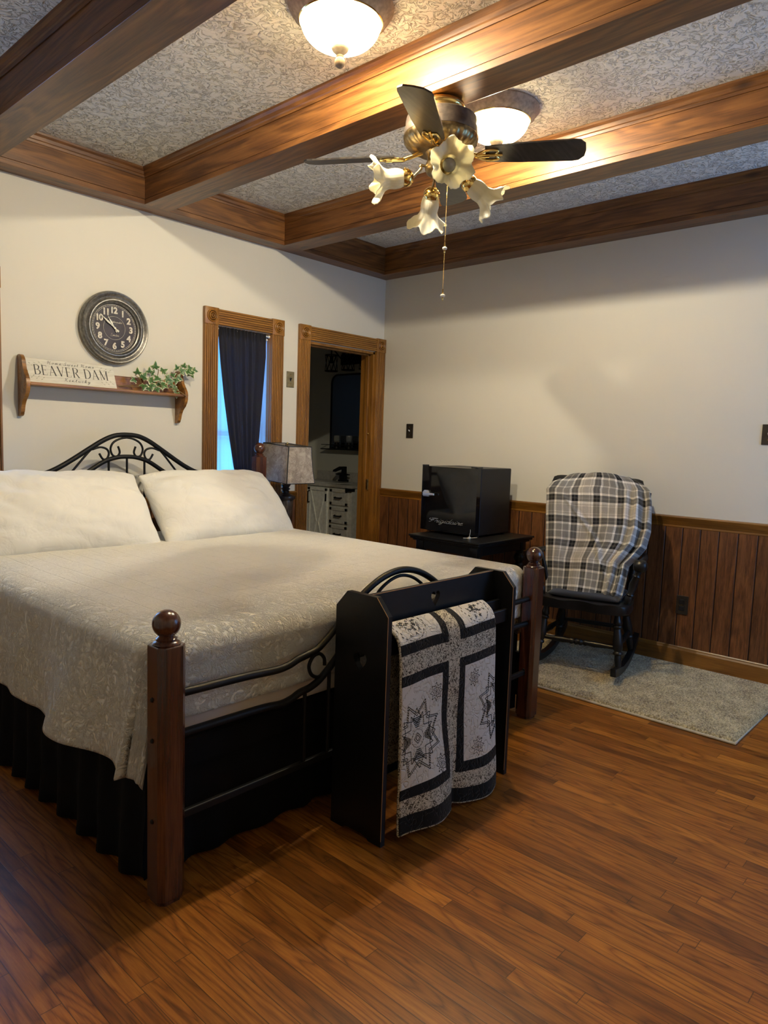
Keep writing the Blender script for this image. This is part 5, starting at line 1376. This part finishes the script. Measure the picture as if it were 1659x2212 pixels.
LE = [(-.04, -.215), (.02, -.285), (.08, -.318), (.20, -.305), (.39, -.275), (.60, -.245), (.765, -.222), (.81, -.216)]
RE = [(-.04, .200), (.0, .262), (.05, .300), (.13, .318), (.30, .330), (.40, .315), (.47, .270), (.52, .232), (.62, .225), (.765, .205), (.81, .20)]
def tab(T, s):
    for (a, x), (b, y) in zip(T, T[1:]):
        if a <= s <= b: t = (s-a)/(b-a); return x+(y-x)*t
    return T[0][1] if s < T[0][0] else T[-1][1]
def blk(a, b):
    s = -.30+b*(.30+.81)     # negative: hanging behind the crest
    wv = 2*a-1
    if s > -.04: L, Rr = tab(LE, s), tab(RE, s)
    else: L, Rr = tab(LE, -.04)-.01, tab(RE, -.04)+.01
    c = L+(Rr-L)*a
    e = abs(wv)
    out = .016*math.sin(a*9+s*5)*sstep(0, .3, s)+.010*nz(a*5, s*7)+.004*nz(a*17, s*20)
    # diagonal drag folds
    dgl = (a*1.0-s*1.25); out += .010*math.exp(-((dgl-.02)/.025)**2)*sstep(.05, .2, s)-.008*math.exp(-((dgl-.07)/.03)**2)*sstep(.05, .2, s)
    # bunched pleats at the right-hand side
    k = sstep(.70, .86, a)*sstep(-.02, .15, s); out += k*(.022*math.sin(a*58+s*6)+.012)
    out -= .050*e**4*sstep(.0, .2, s)
    topz = 0.010*math.cos(c*14)+.006*nz(c*12, 3)
    if s >= 0: p = P0+A_*c+D_*s+N_*(.055+out); p = p+Vector((0, 0, topz*sstep(.2, 0, s)))
    else:
        # over the crest and down behind
        ang = min(PI, -s/.035); rr = .035
        if -s < PI*rr: p = P0+A_*c+N_*(.055+out-rr+rr*math.cos(-s/rr))+Vector((0, 0, rr*math.sin(-s/rr)+topz))
        else: p = P0+A_*c+N_*(.055+out-2*rr)+Vector((0, 0, topz-(-s-PI*rr)))
    # top corners round off
    p = p+Vector((0, 0, -.022*sstep(.80, 1.0, e)*sstep(.15, -.05, s)))
    if p.x > -.012: p.x = -.012
    return p
bm = B(); grid(bm, 150, 150, blk, uv=lambda a, b: ((a-.5)*.66+.10*max(0, a-.75), -.30+b*1.11))
pb = top('plaid_blanket', bm, M_plaid, 'grey, black and white plaid fleece blanket draped over the rocking chair', 'blanket', smooth=180); solid(pb, .007, -1)

# ================================================================== bathroom things seen through the doorway
M_van = plain('grey_vanity_paint', (.72, .73, .68), .5); M_vtop = plain('white_stone_top', (.50, .49, .45), .25)
vx, vy0, vy1, vz = .600, .930, 1.95, .850
vn = thing('bathroom_vanity', 'grey farmhouse vanity with barn-style door and three drawers seen through the doorway', 'vanity', (.85, 1.45, 0))
bm = B(); box(bm, vx+.012, 1.09, vy0, vy1, .06, vz-.03, .003); obj('body', bm, M_van, vn)
bm = B(); box(bm, vx-.010, 1.095, vy0-.012, vy1+.012, vz-.030, vz, .003); obj('counter_top', bm, M_vtop, vn)
bm = B(); box(bm, 1.075, 1.098, vy0-.012, vy1+.012, vz-.001, vz+.10, .002); obj('backsplash', bm, M_vtop, vn)
bm = B(); prism(bm, [(p.x, p.y) for p in smooth_pts([(.70, 1.25, 0), (.70, 1.65, 0), (.96, 1.65, 0), (.96, 1.25, 0)], 4, True)], 2, vz-.0, vz+.004); obj('sink_basin', bm, plain('white_sink', (.62, .61, .58), .15), vn)
def dr(y0, y1, z0, z1, nm, barn=False, pull='h'):
    bm = B(); box(bm, vx+.002, vx+.013, y0, y1, z0, z1, .002)
    for a, b, c, d in ((y0, y0+.035, z0, z1), (y1-.035, y1, z0, z1), (y0, y1, z0, z0+.030), (y0, y1, z1-.030, z1)): box(bm, vx-.006, vx+.004, a, b, c, d, .002)
    if barn:
        ym = (y0+y1)/2; w_ = .022
        for s in (-1, 1):
            for (ya, za, yb, zb3) in ((ym+s*(y1-y0)/2*.75, z1-.03, ym+s*.015, (z0+z1)/2), (ym+s*.015, (z0+z1)/2, ym+s*(y1-y0)/2*.75, z0+.03)):
                prism(bm, [(ya-w_/2, za), (ya+w_/2, za), (yb+w_/2, zb3), (yb-w_/2, zb3)], 0, vx-.006, vx+.004)
    p = obj(nm, bm, M_van, vn)
    bm = B()
    if pull == 'h':
        yc, zc = (y0+y1)/2, (z0+z1)/2; tube(bm, [(vx-.004, yc-.045, zc), (vx-.028, yc-.040, zc-.004), (vx-.028, yc+.040, zc-.004), (vx-.004, yc+.045, zc)], .007, 8)
    else:
        yc, zc = pull, .70; tube(bm, [(vx-.004, yc, zc-.060), (vx-.028, yc, zc-.056), (vx-.028, yc, zc+.056), (vx-.004, yc, zc+.060)], .007, 8)
    sub('pull', bm, M_iron, p, 60)
for z0, z1 in ((.640, .800), (.455, .615), (.270, .430), (.085, .245)): dr(.975, 1.235, z0, z1, 'drawer')
dr(1.275, 1.570, .085, .800, 'door', True, 1.545); dr(1.580, 1.90, .085, .800, 'door', True, 1.612)
bm = B(); box(bm, vx-.007, vx+.0, 1.282, 1.306, .665, .745, .002); obj('hinge_strap', bm, M_iron, vn)
bm = B(); box(bm, vx-.012, vx+.05, vy0-.004, vy0+.075, vz-.062, vz-.030, .001); obj('corner_bracket', bm, M_iron, vn)
ft = thing('faucet', 'matt black waterfall faucet on the bathroom vanity', 'faucet', (1.0, 1.45, vz))
bm = B(); box(bm, .96, 1.03, 1.40, 1.50, vz, vz+.025, .004); box(bm, .965, 1.02, 1.415, 1.485, vz+.02, vz+.09, .004); box(bm, .985, 1.02, 1.425, 1.475, vz+.08, vz+.165, .003); obj('body', bm, M_iron, ft)
bm = B(); prism(bm, [(1.02, vz+.165), (.95, vz+.165), (.86, vz+.13), (.855, vz+.11), (.93, vz+.13), (.985, vz+.14)], 1, 1.425, 1.475, bev=.003); obj('spout', bm, M_iron, ft)
for s in (-1, 1): bm = B(); prism(bm, [(1.455+s*.03, vz+.095), (1.455+s*.10, vz+.085), (1.455+s*.10, vz+.075), (1.455+s*.03, vz+.07)], 0, .975, 1.0, bev=.002); obj('handle', bm, M_iron, ft)
BX = 1.099
mr = thing('wall_mirror', 'black-framed rounded bathroom mirror with a small shelf, seen through the doorway', 'mirror', (1.08, 1.45, 1.6))
my0, my1, mz0, mz1 = 1.045, 1.765, 1.215, 2.01
def rrect(y0, y1, z0, z1, r, n=6):
    out = [(y0, z0), (y1, z0)]
    for i in range(n+1): a = PI/2*i/n; out.append((y1-r+r*math.cos(a), z1-r+r*math.sin(a)))
    for i in range(n+1): a = PI/2+PI/2*i/n; out.append((y0+r+r*math.cos(a), z1-r+r*math.sin(a)))
    return out
bm = B(); prism(bm, rrect(my0, my1, mz0, mz1, .09), 0, 1.086, BX); obj('mirror_glass', bm, plain('mirror_silver', (.16, .16, .155), .03, 1, .5, 0, 0), mr)
bm = B(); tube(bm, [(1.084, y, z) for y, z in rrect(my0, my1, mz0, mz1, .09)], .009, 8, closed=True); obj('frame', bm, M_iron, mr, smooth=60)
bm = B(); box(bm, .985, BX, my0-.03, my1+.055, 1.192, 1.202, .001); obj('shelf', bm, M_iron, mr)
bm = B(); tube(bm, [(1.09, my0-.02, 1.245), (.990, my0-.02, 1.245), (.990, my1+.045, 1.245), (1.09, my1+.045, 1.245)], .004, 6); obj('rail', bm, M_iron, mr)
M_jar = NT('clear_jar_glass'); M_jar.base((.95, .97, .96)); M_jar.set(.03); M_jar.p.inputs['Transmission Weight'].default_value = .9; M_jar = M_jar.m
for y, lb in ((1.61, 'glass jar on the mirror shelf, nearest the left end of the shelf'), (1.42, 'glass jar on the mirror shelf, the middle one of three'), (1.235, 'glass jar on the mirror shelf, closest to the door jamb')):
    j = thing('jar', lb, 'jar', (1.035, y, 1.2021), 0, 'jars on the mirror shelf')
    bm = B(); lathe(bm, [(.030, 0), (.034, .004), (.026, .055), (.026, .07)], (0, 0, 0), 20); obj('holder', bm, M_iron, j, world=False, smooth=40)
    bm = B(); lathe(bm, [(.024, .071), (.031, .085), (.033, .12), (.029, .145), (.027, .145), (.030, .12), (.028, .088), (0, .080)], (0, 0, 0), 24); obj('glass', bm, M_jar, j, world=False, smooth=60)
vl = thing('vanity_light', 'black cage-shade vanity light fixture above the bathroom mirror', 'light', (1.05, 1.40, 2.13))
bm = B(); box(bm, 1.07, BX, 1.10, 1.62, 2.115, 2.225, .003); obj('back_plate', bm, M_iron, vl)
for y in (1.69, 1.43, 1.17):
    bm = B(); c = Vector((1.00, y, 0)); r = .068
    for z in (2.045, 2.215): tube(bm, [(c.x+r*math.cos(2*PI*i/20), y+r*math.sin(2*PI*i/20), z) for i in range(20)], .006, 6, closed=True)
    for k in range(8):
        a0, a1 = 2*PI*k/8, 2*PI*(k+1)/8
        for p, q in ((a0, a1), (a1, a0)): tube(bm, [(c.x+r*math.cos(p), y+r*math.sin(p), 2.045), (c.x+r*math.cos(q), y+r*math.sin(q), 2.215)], .003, 5)
    cg = obj('cage_shade', bm, M_iron, vl)
    bm = B(); tube(bm, smooth_pts([(1.08, y-.02 if y < 1.6 else 1.61, 2.17), (1.04, y, 2.27), (1.00, y, 2.275), (1.00, y, 2.15)], 6), .007, 8); lathe(bm, [(.018, 2.13), (.020, 2.20), (0, 2.205)], (1.0, y, 0), 14); sub('arm', bm, M_iron, cg, 60)
bm = B(); prism(bm, [(.0, 0), (.012, 0), (.062, .30), (.050, .30)], 1, .945, 1.10); bmesh.ops.translate(bm, verts=bm.verts[:], vec=(.98, 0, vz+.001))
top('picture_panel', bm, M_shelf, 'thin dark wooden panel leaning on the vanity top next to the door jamb', 'panel', origin=(1.02, 1.02, vz))
